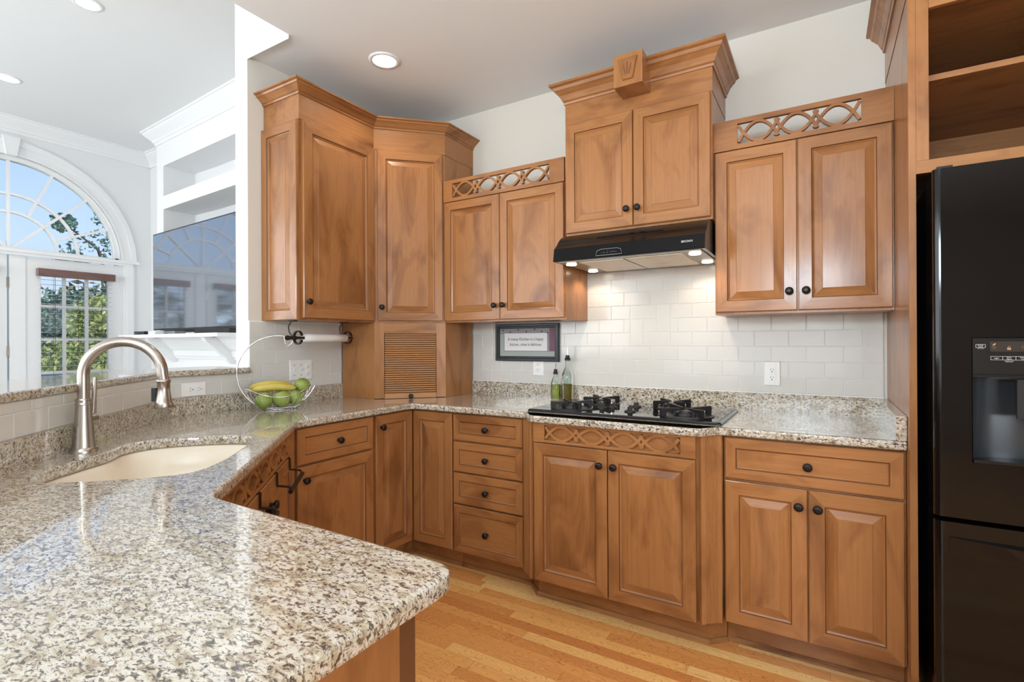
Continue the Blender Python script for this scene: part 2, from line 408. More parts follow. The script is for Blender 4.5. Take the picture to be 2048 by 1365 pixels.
# french doors, each with white frame, muntins, glass and a blind
def french_door(y0, y1, n):
    mb = MB(); X0, X1 = -4.25, -4.205
    gy0, gy1, gz0, gz1 = y0+.12, y1-.12, .28, 1.985
    for a, b, c, d in ((y0, gy0, .02, 2.13), (gy1, y1, .02, 2.13), (gy0, gy1, .02, gz0), (gy0, gy1, gz1, 2.13)): mb.box(X0, X1, a, b, c, d)
    w = gy1-gy0
    for k in (1, 2): mb.box(X0+.008, X1-.004, gy0+w*k/3-.013, gy0+w*k/3+.013, gz0, gz1)
    z = gz1-.345
    while z > gz0+.1: mb.box(X0+.010, X1-.006, gy0, gy1, z-.013, z+.013); z -= .345
    d = struct(mb.build('door_%d' % n, TRIM))
    MB().box(X0+.02, X0+.024, gy0, gy1, gz0, gz1).build('pane', PANE, d)
    return d
d1 = french_door(-.985, -.165, 1); d2 = french_door(-2.02, -1.12, 2)
mb = MB()
for z in (1.86, 1.18, .3): mb.box(-4.205, -4.193, -1.125, -1.105, z-.05, z+.05)
mb.build('hinge', STEEL, d2)
struct(MB().box(-4.3, -4.195, -1.105, -.985, 0, 2.14).build('trim_5', TRIM))
VAL = wood('blind_valance_wood', 'y', .5, (176, 136, 128), (146, 108, 100))
SLT = mat('blind_slat', S(214, 202, 198), .5)
def blind(y0, y1, label):
    t = thing('window_blind', label, 'blind', (-4.2, (y0+y1)/2, 1.98), 0, None)
    w = (y1-y0)/2
    MB().box(.0, .07, -w, w, -.035, .04).build('valance', VAL, t)
    mb = MB()
    for k in range(33): z = -.07-k*.0495; mb.box(.018, .058, -w+.02, w-.02, z-.0011, z+.0011)
    mb.box(.018, .058, -w+.02, w-.02, -1.71, -1.695)
    mb.build('slats', SLT, t)
    mb = MB()
    for q in (-.8, 0, .8): mb.box(.056, .0585, q*(w-.07)-.001, q*(w-.07)+.001, -1.70, -.03)
    mb.box(.07, .073, -w+.13, -w+.133, -.9, -.03)
    mb.build('cord', SKY_W, t)
blind(-.905, -.245, 'brown valance blind with open slats on the glazed door right of the centre post')
blind(-1.86, -1.20, 'brown valance blind with open slats on the hinged glazed door left of the post')

# ------------------------------------------------------------------ outdoors
LAWN = mat('lawn', S(110, 128, 70), .9)
struct(MB().box(-60, -4.4, -45, 60, -.35, -.25).build('ground', LAWN))
def leafmat(name, a, b):
    m = mat(name, rough=.6, Subsurface_Weight=0); t = N(m, 'ShaderNodeTexCoord')
    base(m, ramp(m, noise(m, t.outputs['Object'], 5, 3), [(.35, S(*a)), (.65, S(*b))])); return m
LF1 = leafmat('leaf_yellow_green', (120, 140, 60), (196, 200, 120)); LF2 = leafmat('leaf_blue_green', (84, 116, 104), (140, 168, 146)); BARK = mat('bark', S(96, 80, 66), .9)
def leaf_cloud(mb, blobs, n, size, rnd):
    for _ in range(n):
        c, r = rnd.choice(blobs)
        while True:
            p = Vector((rnd.uniform(-1, 1), rnd.uniform(-1, 1), rnd.uniform(-1, 1)))
            if .35 < p.length < 1: break
        p = Vector((c[0]+p.x*r[0], c[1]+p.y*r[1], c[2]+p.z*r[2]))
        a = Vector((rnd.gauss(0, 1), rnd.gauss(0, 1), rnd.gauss(0, 1))).normalized(); b = a.orthogonal().normalized()
        s = size*rnd.uniform(.6, 1.4)
        mb.add([p-a*s, p+b*s*.45, p+a*s, p-b*s*.45], [(0, 1, 2, 3)])
def shrub(loc, blobs, n, size, m, label, seed, name='garden_shrub', cat='shrub', trunk=None):
    rnd = random.Random(seed); t = thing(name, label, cat, loc)
    mb = MB(); leaf_cloud(mb, blobs, n, size, rnd); mb.build('foliage', m, t, recalc=False)
    mb = MB()
    h = trunk or .6
    mb.tube([(0, 0, -.02), (.05, .02, h*.5), (0, .08, h)], [.09, .07, .04], 8)
    for c, r in blobs: mb.tube([(0, 0, h*.4), (c[0]*.5, c[1]*.5, (c[2]+h)*.5), c], [.05, .03, .012], 6)
    mb.build('trunk' if trunk else 'stems', BARK, t); return t
shrub((-8.4, 1.75, -.25), [((0, 0, 1.2), (.9, 1.1, 1.1)), ((.1, -.9, .9), (.7, .7, .8)), ((0, -.3, 1.9), (.7, .8, .5)), ((0, .9, 1.9), (.8, .8, .8))], 12000, .05, LF1, 'sunlit yellow-green shrub behind the glazed door, nearest the glass', 1)
shrub((-10.8, .6, -.25), [((0, 0, 1.7), (1.0, 1.4, 1.0)), ((0, 1.3, 1.6), (1, 1.2, 1.1)), ((0, 0, .7), (1, 1.8, .9))], 12000, .06, LF2, 'dark blue-green shrub further back at the left of the door glass', 2)
shrub((-10.4, 4.4, -.25), [((0, 0, 1.5), (1.2, 1.3, 1.6)), ((0, 1.2, 1.0), (1, 1.2, 1.2)), ((.2, -.9, 2.0), (.8, .8, .8))], 6000, .085, LF1, 'tall olive shrub at the right side of the door glass', 3)
rnd = random.Random(5)
tb = [((0, -.6, 3.6), (.6, .75, .5)), ((.2, -.1, 3.9), (.6, .75, .5)), ((0, -1.15, 3.35), (.3, .3, .25)), ((0, -1.25, 4.15), (.3, .25, .2)), ((0, -.3, 4.4), (.3, .45, .25)), ((0, .9, 3.9), (.9, .9, .9)), ((0, .3, 4.9), (.4, .5, .3))]
shrub((-11.6, 2.9, -.25), tb, 1500, .052, LF2, 'tall sparse tree seen through the right half of the arched window', 6, 'garden_tree', 'tree', 3.2)
tb2 = [((0, 0, 4.0), (.9, 1.2, .6))]
shrub((-12.5, -.9, -.25), tb2, 700, .09, LF2, 'low tree crown at the far left edge of the arched window', 9, 'garden_tree', 'tree', 3.2)
HED = leafmat('hedge_leaf', (70, 88, 58), (130, 140, 96)); mb = MB(); rnd = random.Random(8)
for k in range(9): leaf_cloud(mb, [((-15, -6+k*2.4, 1.2), (1.0, 1.6, 1.9))], 1300, .13, rnd)
hd = mb.build('hedge', HED, recalc=False); tag(hd, 'dense hedge closing off the garden behind the shrubs', 'hedge', kind='stuff')
GC = mat('grey_blue_cover', S(98, 122, 134), .6)
t = thing('patio_grill', 'blue-grey covered grill on the patio at the lower left of the door glass', 'grill', (-6.7, -.08, -.25), .3)
MB().loops([[(a*w, b*d, z) for a, b in ((-1, -1), (1, -1), (1, 1), (-1, 1))] for w, d, z in ((.30, .26, 0), (.32, .28, .55), (.36, .30, .62), (.34, .26, .98), (.22, .16, 1.10))]).build('cover', GC, t)
MB().box(.30, .37, -.30, .30, .70, .74).build('handle', DARKP, t)

# ------------------------------------------------------------------ family room fireplace wall (slightly skewed run)
TA = Vector((-3.38, -.158)); TB = Vector((-1.2, -.279)); ang = math.atan2(TB.y-TA.y, TB.x-TA.x); TW = (TB-TA).length
def TP(x): return x  # local x along wall, y into wall, z up
tw = bpy.data.objects.new('wall_fireplace', None); COL.objects.link(tw); tw.location = (TA.x, TA.y, 0); tw.rotation_euler = (0, 0, ang); struct(tw)
mb = MB(); nx0 = .155; nx1 = 2.0
mb.box(0, nx0, 0, .36, 0, FZ); mb.box(nx1, TW, 0, .36, 0, FZ)
mb.box(nx0, nx1, 0, .36, 3.10, FZ); mb.box(nx0, nx1, 0, .36, 2.648, 2.785); mb.box(nx0, nx1, .0, .36, 0, 1.36)
mb.box(nx0, nx1, .33, .36, 1.36, 3.10); mb.box(-.04, 0, .02, .30, 0, 2.95)
mb.build('surround', FWALL, tw)
mb = sweep([(0, .36), (0, 0), (TW, 0)], CR); mb.build('crown', TRIM, tw)
# mantel
mt = thing('mantel_shelf', 'white mantel shelf with stepped molding and corbels below the television', 'mantel', (TA.x, TA.y, 0), ang)
MB().prism([(-.05, -.0), (-.05, -.33), (1.95, -.33), (1.95, -.0)], 1.305, 1.335).build('shelf', TRIM, mt)
mb = MB(); PR = [(0, 1.10), (.02, 1.10), (.03, 1.125), (.04, 1.13), (.05, 1.18), (.075, 1.20), (.085, 1.215), (.13, 1.26), (.15, 1.285), (.18, 1.305), (0, 1.305)]
sweep([(.0, 0), (1.95, 0)], PR, mb=mb); mb.build('molding', TRIM, mt)
mb = MB()
for i in range(6): z = 1.02-i*.11; mb.box(0, 1.95, -.016+.004*(i % 2), 0, z-.045, z+.045)
mb.build('beadboard', TRIM, mt)
for x in (.42, 1.55):
    mb = MB(); mb.loops([[(x+q, y, z) for y, z in ((0, 1.30), (-.27, 1.30), (-.255, 1.27), (-.10, 1.13), (-.06, 1.07), (0, 1.06))] for q in (0, .06)]); mb.build('corbel', TRIM, mt)
# television in front of the niche
tv = thing('television', 'large flat television reflecting the arched window, above the white mantel', 'television', (TA.x, TA.y, 0), ang)
SCR = mat('tv_screen', S(150, 156, 166), .06, .75)
MB().box(.10, 1.85, -.075, -.035, 1.385, 2.375).build('bezel', DARKP, tv)
MB().box(.112, 1.838, -.078, -.0751, 1.40, 2.363).build('screen', SCR, tv)
MB().box(.7, 1.2, -.035, .33, 1.65, 2.1).build('wall_bracket', DARKP, tv)
# devices on the mantel
def dev(name, label, cat, x0, x1, y0, h, m):
    t = thing(name, label, cat, (TA.x, TA.y, 1.335), ang); MB().box(x0, x1, y0, y0+.09, 0, h).build('case', m, t); return t
GRY = mat('grey_plastic', S(120, 124, 130), .4); WHT = mat('white_device', S(220, 222, 226), .4)
t = dev('set_top_box', 'black set-top box with a slanted side at the left end of the mantel', 'set-top box', .14, .38, -.26, .035, DARKP); MB().box(.16, .2, -.262, -.26, .01, .016).build('indicator', GRY, t)
t = dev('router', 'small white router beside the black box on the mantel', 'router', .50, .66, -.27, .032, WHT); MB().tube([(.55, -.2, .03), (.55, -.2, .045)], .004).build('antenna', WHT, t)
t = dev('media_player', 'grey media player in the middle of the mantel', 'media player', .78, 1.02, -.25, .028, GRY); MB().box(.82, .87, -.252, -.25, .008, .014).build('indicator', DARKP, t)
t = dev('soundbar', 'dark soundbar at the right end of the mantel', 'speaker', 1.28, 1.9, -.20, .04, DARKP); MB().box(1.29, 1.89, -.203, -.20, .004, .036).build('grille', SLOT, t)

# ------------------------------------------------------------------ pony wall, tile
DW = [(0, -1.2225), (0, -1.626), (1.10, -2.726), (1.10, -3.5)]
mb = MB(); mb.prism([(0, -1.2225), (-.11, -1.2225), (-.11, -1.672), (.99, -2.772), (.99, -3.5), (1.10, -3.5), (1.10, -2.726), (0, -1.626)], 0, 1.0925); struct(mb.build('wall_bar', WALL))
def tiles(mb, org, du, nrm, u0, u1, z0, z1, uo=0.0, zo=.993, skip=None, par=0):
    tw_, th_, g = .1505, .0765, .0022
    def put(a, b, c, d):
        a, b, c, d = max(a, u0), min(b, u1), max(c, z0), min(d, z1)
        if b-a < .008 or d-c < .008: return
        gg = g/2; rings = []
        for ins, h in ((gg, .002), (gg, .0065), (gg+.0015, .008)):
            rings.append([(org[0]+du[0]*u+nrm[0]*h, org[1]+du[1]*u+nrm[1]*h, z) for u, z in ((a+ins, c+ins), (b-ins, c+ins), (b-ins, d-ins), (a+ins, d-ins))])
        mb.loops(rings, 0, False, True)
    r0 = int(math.floor((z0-zo)/th_))-1
    for r in range(r0, r0+14):
        za, zb = zo+r*th_, zo+(r+1)*th_
        if zb <= z0 or za >= z1: continue
        sh = uo+(tw_/2 if (r+par) % 2 else 0); k0 = int(math.floor((u0-sh)/tw_))-1
        for k in range(k0, k0+40):
            a, b = sh+k*tw_, sh+(k+1)*tw_
            if b <= u0 or a >= u1: continue
            if skip:
                su0, su1, sz0, sz1 = skip
                if za > sz0-.01 and zb < sz1+.01 and b > su0+.001 and a < su1-.001:
                    if a < su0: put(a, su0, za, zb)
                    if b > su1: put(su1, b, za, zb)
                    continue
            put(a, b, za, zb)
    if skip:
        su0, su1, sz0, sz1 = skip; t = (su1-su0)/3; q = (sz1-sz0)/3
        put(su0, su0+2*t, sz1-q, sz1); put(su0+2*t, su1, sz0+q, sz1); put(su0+t, su1, sz0, sz0+q); put(su0, su0+t, sz0, sz0+2*q); put(su0+t, su0+2*t, sz0+q, sz0+2*q)
    # grout bed
    p = lambda u, h, z: (org[0]+du[0]*u+nrm[0]*h, org[1]+du[1]*u+nrm[1]*h, z)
    mb.loops([[p(u0, h, z0), p(u1, h, z0), p(u1, h, z1), p(u0, h, z1)] for h in (.0005, .0058)], 1)
mb = MB()
tiles(mb, (0, 0), (1, 0), (0, -1), .612, 2.873, .99, 1.652, 2.271-.1505*20, .993, (1.7045, 1.9302, 1.2225, 1.452), par=0)
bt = mb.build('tile_backsplash', [TILE, GROUT]); tag(bt, 'white subway tile backsplash with a pinwheel medallion behind the cooktop', 'tile')
mb = MB(); q = 2**-.5
tiles(mb, (0, 0), (0, 1), (1, 0), -1.2225, -.603, .99, 1.373, -1.223, .984, par=0)
bt = mb.build('tile_backsplash', [TILE, GROUT]); tag(bt, 'white subway tile on the left wall behind the fruit basket', 'tile')
mb = MB(); tiles(mb, (0, 0), (0, 1), (1, 0), -1.626, -1.2225, .99, 1.0925, -1.223, .984, par=0)
tiles(mb, (0, -1.626), (q, -q), (q, q), 0, 1.5556, .99, 1.0925, .05, .984, par=1)
bt = mb.build('tile_backsplash', [TILE, GROUT]); tag(bt, 'low strip of white tile under the raised granite bar ledge', 'tile')
# raised bar ledge
mb = MB(); slab(mb, [(.03, -1.228), (-.34, -1.228), (-.34, -1.766), (.76, -2.866), (.76, -3.5), (1.13, -3.5), (1.13, -2.738), (.03, -1.638)], [], 1.121, 1.0932, .007)
tag(mb.build('bar_ledge', GRAN), 'raised granite bar ledge capping the tiled half wall behind the sink', 'bar ledge')

# ------------------------------------------------------------------ countertop with sink cut-out
st = lambda s, t: ((s+t)*q, (t-s)*q)
cut0 = [(2.338, -.99), (2.23, -1.045), (2.10, -1.03), (1.98, -1.005), (1.87, -1.01), (1.795, -.965), (1.762, -.88), (1.757, -.76), (1.79, -.645), (1.90, -.612), (2.05, -.610), (2.21, -.620), (2.325, -.658), (2.356, -.74), (2.358, -.88)]
def catmull(P_, n=5):
    out = []; m = len(P_)
    for i in range(m):
        p0, p1, p2, p3 = [Vector(P_[(i+k-1) % m]) for k in range(4)]
        for k in range(n):
            t = k/n; out.append(tuple(.5*((2*p1)+(-p0+p2)*t+(2*p0-5*p1+4*p2-p3)*t*t+(-p0+3*p1-3*p2+p3)*t**3)))
    return out
cut = catmull(cut0, 4)
hole = [st(a, b) for a, b in cut]
area = sum(hole[i-1][0]*hole[i][1]-hole[i][0]*hole[i-1][1] for i in range(len(hole)))
if area < 0: hole = hole[::-1]
op = [(.001, -.001), (.001, -1.626), (1.101, -2.726), (1.101, -3.5), (2.162, -3.5), (2.160, -2.203), (1.452, -2.198), (.652, -1.398), (.652, -.652), (1.385, -.652), (1.452, -.742), (2.222, -.742), (2.292, -.652), (2.884, -.652), (2.884, -.001)]
rd = [0, 0, 0, 0, 0, .05, .03, .02, .03, .03, .03, .03, .03, .006, 0]
outer = round_poly(op, rd)
mb = MB(); slab(mb, outer, [hole], .905, .872, .009)
ct = thing('countertop', 'speckled granite worktop running round the kitchen and onto the sink peninsula', 'countertop')
mb.build('worktop', GRAN, ct)
mb = MB(); mb.box(.612, 2.873, -.021, -.001, .9052, .990); mb.build('backsplash', GRAN, ct)
mb = MB(); mb.box(2.853, 2.8835, -.645, -.0215, .9052, .990); mb.build('backsplash', GRAN, ct)
mb = MB(); mb.prism([(.001, -.605), (.001, -1.626), (1.101, -2.726), (1.101, -3.4), (1.121, -3.4), (1.121, -2.718), (.021, -1.618), (.021, -.605)], .9052, .990); mb.build('backsplash', GRAN, ct)
# sink
sk = thing('sink', 'biscuit coloured undermount corner sink set in the granite worktop', 'sink')
mb = MB(); hw = offset_poly(hole, -.006)
def sc_(poly, d, z): return [(x, y, z) for x, y in offset_poly(poly, d)]
rings = [sc_(hole, -.03, .871), sc_(hole, -.008, .871), sc_(hole, .0, .866), sc_(hole, .012, .80), sc_(hole, .02, .72), sc_(hole, .05, .70)]
mb.loops(rings, 0, False, True, True, True); mb.build('basin', SINKM, sk)
mb = MB(); c = st(2.08, -.82); mb.lathe([(.045, .701), (.045, .7045), (.03, .7045), (.028, .702)], (c[0], c[1], 0)); mb.build('drain', STEEL, sk)
mb = MB(); a0, a1 = st(2.12, -1.0), st(2.12, -.65); mb.tube([(a0[0], a0[1], .712), (a1[0], a1[1], .712)], .012, 8); mb.build('divider', SINKM, sk)
# faucet
fb = (.612, -2.15); fc = thing('faucet', 'brushed nickel gooseneck faucet with pull-down spray head behind the sink', 'faucet', (fb[0], fb[1], .905), PI/4)
MB().lathe([(.037, 0), (.037, .012), (.033, .016)]).build('base_ring', STEEL, fc)
MB().lathe([(.032, .014), (.030, .03), (.0225, .12), (.0205, .150)]).build('body', STEEL, fc)
MB().lathe([(.0215, .150), (.0225, .155), (.019, .160), (.0225, .166), (.020, .171)]).build('collar', STEEL, fc)
pts = [(0, 0, .168), (0, 0, .20), (0, 0, .235)]; R = .112
for k in range(0, 23): a = PI-k*(PI*1.0)/22; pts.append((R+R*math.cos(a), 0, .245+R*.97*math.sin(a)))
pts += [(2*R+.003, 0, .225)]
MB().tube(pts, .0165, 16).build('spout', STEEL, fc)
MB().lathe([(.0175, .228), (.0205, .226), (.0205, .220), (.018, .216), (.0185, .19), (.024, .155), (.030, .137), (.028, .133)], (2*R+.003, 0, 0)).build('spray_head', STEEL, fc)
MB().box(2*R-.030, 2*R-.018, -.008, .008, .155, .20).build('spray_button', DARKP, fc)
mb = MB(); mb.lathe([(.018, -.055), (.018, -.02)], (0, 0, .10), 'y', 16); mb.tube([(0, -.05, .10), (0, -.056, .13), (0, -.066, .20), (0, -.070, .235)], [.010, .008, .006, .005], 10); ob = mb.build('lever', STEEL, fc)
ob.rotation_euler = (0, 0, PI)

# ------------------------------------------------------------------ cabinet parts (local: x right, y into the cabinet, z up)
def door(parent, x0, z0, w, h, yf, kind='door', knob=None, fw=.052):
    mb = MB(); X1, Z1 = x0+w, z0+h
    if kind == 'door':
        L_ = [(0, 0), (0, -.0165), (.003, -.0195), (fw, -.020), (fw+.003, -.0150), (fw+.007, -.0125), (fw+.010, -.0095), (fw+.038, -.0165), (fw+.040, -.0182)]
        gl = {3: 1}
    else:
        L_ = [(0, 0), (0, -.0165), (.003, -.0195), (fw*.8, -.020), (fw*.8+.004, -.0150), (fw*.8+.007, -.0125), (fw*.8+.009, -.0125)]
        gl = {3: 1}
    R_ = lambda i, y: [(x0+i, yf+y, z0+i), (X1-i, yf+y, z0+i), (X1-i, yf+y, Z1-i), (x0+i, yf+y, Z1-i)]
    for k in range(len(L_)-1):
        a, b = R_(*L_[k]), R_(*L_[k+1])
        for j in range(4):
            n = (j+1) % 4; mi = 2 if k in gl and gl[k] else (1 if j in (0, 2) else 0)
            mb.add([a[j], a[n], b[n], b[j]], [(0, 1, 2, 3)], mi)
    mb.add(R_(*L_[-1]), [(0, 1, 2, 3)], 1 if kind != 'door' else 0); mb.add(R_(*L_[0]), [(3, 2, 1, 0)], 0)
    # thin dark glaze line on the outer edge
    o = mb.build(kind, [WV, WH, GLZ], parent)
    if knob:
        kb = MB(); kb.lathe([(.008, 0), (.007, -.010), (.010, -.014), (.0155, -.018), (.0165, -.024), (.014, -.029), (.006, -.031)], (knob[0], yf-.0195, knob[1]), 'y', 20); kb.build('knob', BLACKM, o)
    return o
def fretwork(parent, x0, x1, z0, z1, fx0, fx1, n, yf, t=.019, name='fretwork_panel', backed=False, mz=.022, wdt=.0115):
    """board with interlaced arcs pierced through it"""
    mb = MB(); fz0, fz1 = z0+mz, z1-mz; zc = (fz0+fz1)/2; H = (fz1-fz0)/2
    y0, y1 = yf-t, yf
    for a, b, c, d in ((x0, fx0, z0, z1), (fx1, x1, z0, z1), (fx0, fx1, z0, fz0), (fx0, fx1, fz1, z1)): mb.box(a, b, y0, y1, c, d)
    p = (fx1-fx0)/(n+.16); w = .40*p
    for k in range(n):
        c = fx0+p*.08+p*(k+.5)
        for sg in (1, -1):
            pts = []
            m = 22; ext = .60*p; wd = wdt
            for i in range(m+1):
                x = -ext+2*ext*i/m; zz = sg*(H*.93)*(1-(x/w)**2)
                if abs(zz) <= H+.002 and fx0 <= c+x <= fx1: pts.append((c+x, (y0+y1)/2+sg*.0004+(k % 2)*.0009, zc+zz))
            if len(pts) > 2: mb.strap(pts, t-.001, wd, (0, 1, 0))
    return mb.build(name, [WH], parent)
def crown(parent, path, seg, zb=2.556, zt=2.612, pr=.058, name='crown_molding'):
    H = zt-zb
    prof = [(0, zb), (.006, zb), (.009, zb+.008), (.006, zb+.011), (.012, zb+.014), (.022, zb+H*.42), (.036, zb+H*.62), (.042, zb+H*.66), (.046, zb+H*.80), (pr, zb+H*.86), (pr, zt), (0, zt)]
    return sweep(path, prof, seg).build(name, [WH], parent)
def box_part(parent, name, x0, x1, y0, y1, z0, z1, m=None): return MB().box(x0, x1, y0, y1, z0, z1).build(name, m or WV, parent)

UB, UD = 1.383, .3045
ZF, ZC = 2.425, 2.556
# --- left wall cabinet (faces +x)
c1 = thing('wall_cabinet', 'tall left wall cabinet with a raised panel end, over the paper towel holder', 'cabinet', (0, -1.128, UB), PI/2)
X = 1.128-.611
# local x -> +y world, local y -> -x world ; front at local y = -UD
box_part(c1, 'carcass', 0, X, -UD+.004, -.002, -.011, ZF-UB)
box_part(c1, 'frieze', -.003, X+.0, -UD-.001, -.002, ZF-UB+.0005, ZC-UB, WH)
door(c1, .012, 0, X-.020, ZF-UB-.004, -UD+.003, 'door', (.035, .085), .055)
# end panel on local -x side : build in own frame
ep = bpy.data.objects.new('end_panel', None)
def side_door(parent, w, h, z0, x, name='end_panel'):
    # door-like panel on the face x (facing -x local), spanning y -UD..-0
    o = door(parent, 0, z0, w, h, 0, 'door', None, .05); o.name = name; o.rotation_euler = (0, 0, -PI/2); o.location = (x, 0, 0); return o
o = side_door(c1, UD-.004, ZF-UB-.004+.008, -.010, -.0005); 
# plan path of the shared crown: wall -> left cabinet -> diagonal -> back wall
A0 = (0, -1.131); A1 = (UD+.001, -1.131); A2 = (UD+.001, -.611); A3 = (.611, -UD-.001); A4 = (.611, -.0)
def to_local(o, pts):
    M = Matrix.Rotation(-o.rotation_euler.z, 2); return [tuple(M @ (Vector(p)-Vector(o.location[:2]))) for p in pts]
path = [A0, A1, A2, A3, A4]
cr = sweep(to_local(c1, path), [(0, 0)]*3, (0, 0)) 
crown(c1, to_local(c1, path), (0, 2), ZC-UB, ZC-UB+.056)
# --- diagonal corner cabinet
c2 = thing('corner_wall_cabinet', 'tall diagonal corner wall cabinet with one narrow door above the tambour garage', 'cabinet', (UD, -.611, UB), PI/4)
fwid = math.hypot(.611-UD, .611-UD)
pl = to_local(c2, [(UD, -.611), (.611, -UD), (.611, -.002), (.002, -.002), (.002, -.611)])
MB().prism(pl, -.011, ZF-UB).build('carcass', WV, c2); MB().prism(to_local(c2, [(UD+.001, -.610), (.612, -UD), (.612, -.001), (.001, -.001), (.001, -.610)]), ZF-UB+.002, ZC-UB).build('frieze', WH, c2)
door(c2, .022, 0, fwid-.040, ZF-UB-.004, 0, 'door', (.046, .082), .05)
crown(c2, to_local(c2, path), (2, 4), ZC-UB, ZC-UB+.056)
# --- appliance garage under it
c3 = thing('appliance_garage', 'corner appliance garage with a ribbed tambour door standing on the worktop', 'appliance garage', (UD, -.611, .9055), PI/4)
GH = UB-.011-.9055-.001
MB().prism(to_local(c3, [(.0215, -.611), (UD, -.611), (UD+.001, -.596), (.0215, -.596)]), 0, GH).build('side_panel', WV, c3); mb = MB(); mb.prism(to_local(c3, [(.611, -.0215), (.611, -UD), (.596, -UD-.001), (.596, -.0215)]), 0, GH); mb.build('side_panel', WV, c3)
MB().box(0, .058, -.004, .014, .003, GH).build('stile', WV, c3); mb = MB(); mb.box(fwid-.058, fwid, -.004, .014, .003, GH); mb.build('stile', WV, c3)
mb = MB(); mb.box(.058, fwid-.058, -.004, .014, GH-.066, GH); mb.build('top_rail', WH, c3)
mb = MB(); n = 27; z0 = .034; dz = (GH-.068-z0)/n
rings = []
for k in range(n):
    z = z0+k*dz
    for a, b in ((.0, .012), (.10, .005), (.45, .0), (.80, .002), (.90, .012)): rings.append([(.060, b+.001, z+dz*a), (fwid-.060, b+.001, z+dz*a)])
v = [p for r_ in rings for p in r_]
mb.add(v, [(2*i, 2*i+1, 2*i+3, 2*i+2) for i in range(len(rings)-1)], [1 if i % 5 in (4, 0, 3) else 0 for i in range(len(rings)-1)])
mb.box(.060, fwid-.060, .012, .016, 0.0, GH-.06, 1)
mb.box(.060, fwid-.060, -.008, .008, .002, .032, 0)
td = mb.build('tambour_door', [SLAT, GLZ], c3)
MB().lathe([(.006, 0), (.007, -.01), (.013, -.014), (.014, -.02), (.010, -.024)], (fwid/2, -.008, .016), 'y', 16).build('knob', BLACKM, td)

# --- upper cabinets on the back wall
def upper(label, x0, x1, zb, zd, zt, dep, xs, knobs, fret=None):
    c = thing('wall_cabinet', label, 'cabinet', (x0, 0, zb)); W = x1-x0
    box_part(c, 'carcass', 0, W, -dep+.021, -.002, -.011, zd-zb+.003)
    for i, (a, b) in enumerate(xs): door(c, a-x0, 0, b-a, zd-zb-.002, -dep+.02, 'door', (knobs[i]-x0, .082), .050)
    return c, W
cL, W = upper('left wall cabinet with pierced fretwork rail, between corner cabinet and range hood', .614, 1.446, UB, 2.120, 2.25, .325, [(.619, 1.0265), (1.0305, 1.441)], [.999, 1.058])
fretwork(cL, 0, W, 2.122-UB, 2.254-UB, .07, .742, 4, -.305)
cH, W = upper('high cabinet over the black range hood, with crown molding and carved keystone', 1.478, 2.212, 1.8205, 2.392, 2.51, .385, [(1.4835, 1.8435), (1.848, 2.206)], [1.817, 1.872])
box_part(cH, 'frieze', -.002, W+.002, -.3665, -.002, 2.395-1.8205, 2.511-1.8205, WH)
hp = [(-.002, 0), (-.002, -.3665), (W+.002, -.3665), (W+.002, 0)]
H0 = 2.506-1.8205
prof = [(0, H0), (.006, H0), (.009, H0+.010), (.005, H0+.014), (.012, H0+.018), (.024, H0+.044), (.040, H0+.062), (.046, H0+.066), (.052, H0+.080), (.066, H0+.086), (.066, H0+.098), (0, H0+.098)]
sweep(hp, prof).build('crown_molding', WH, cH)
mb = MB(); kx = 1.862-1.478; mb.box(kx-.069, kx+.069, -.50, -.367, 2.457-1.8205, 2.607-1.8205); ks = mb.build('keystone_block', WV, cH)
mb = MB(); mb.loops([[(kx+a*s_, y, 2.532-1.8205+b*s_) for a, b in ((-.024, -.050), (.024, -.050), (.046, .050), (-.046, .050))] for s_, y in ((1, -.50), (1, -.507), (.94, -.510))], 0, False)
mb.build('carving', WV, ks)
for dx_, a in ((-.012, -.20), (0, 0), (.012, .20)):
    mb = MB(); mb.strap([(kx+dx_*.7, -.5104, 2.505-1.8205), (kx+dx_*.7+math.sin(a)*.052, -.5104, 2.505-1.8205+.056-abs(a)*.05)], .0012, .0035, (0, 1, 0)); mb.build('flute', GLZ, ks)
cR, W = upper('right wall cabinet with pierced fretwork rail, between range hood and refrigerator', 2.212, 2.884, UB, 2.120, 2.25, .325, [(2.216, 2.546), (2.5505, 2.8785)], [2.517, 2.580])
fretwork(cR, 0, W, 2.122-UB, 2.258-UB, .10, .565, 3, -.305)

# --- under-cabinet hood
HX0, HX1 = 1.472, 2.205
hd_ = thing('range_hood', 'black under-cabinet range hood with four small lamps over the cooktop', 'range hood', ((HX0+HX1)/2, 0, 1.655))
w2 = (HX1-HX0)/2
sec = [(-.010, .148), (-.34, .148), (-.372, .149), (-.390, .146), (-.408, .140), (-.424, .131), (-.440, .119), (-.454, .106), (-.468, .091), (-.484, .077), (-.500, .065), (-.512, .002), (-.508, .0), (-.010, .0)]
mb = MB(); mb.loops([[(x, y, z) for y, z in sec] for x in (-w2, w2)], 0); mb.build('housing', BLKP, hd_)
mb = MB(); mb.loops([[(x, -.5005-.0, .0645), (x, -.5125, .003), (x, -.5145, .003), (x, -.5030, .0655)] for x in (-w2+.002, w2-.002)]); fp = mb.build('front_panel', BLKH, hd_)
mb = MB()
for k in range(44): x = -.16+k*.0075; mb.loops([[(x+a, -.4475-b*.0, .1265+c_) for a, b, c_ in ((0, 0, -.006), (.003, 0, -.006), (.005, 0, .006), (.002, 0, .006))], [(x+a, -.444, .1265+c_) for a, b, c_ in ((0, 0, -.006), (.003, 0, -.006), (.005, 0, .006), (.002, 0, .006))]])
mb.build('vent_slots', SLOT, hd_)
mb = MB(); mb.box(-w2+.02, w2-.02, -.49, -.02, -.004, -.0005); mb.build('underside_tray', HGREY, hd_)
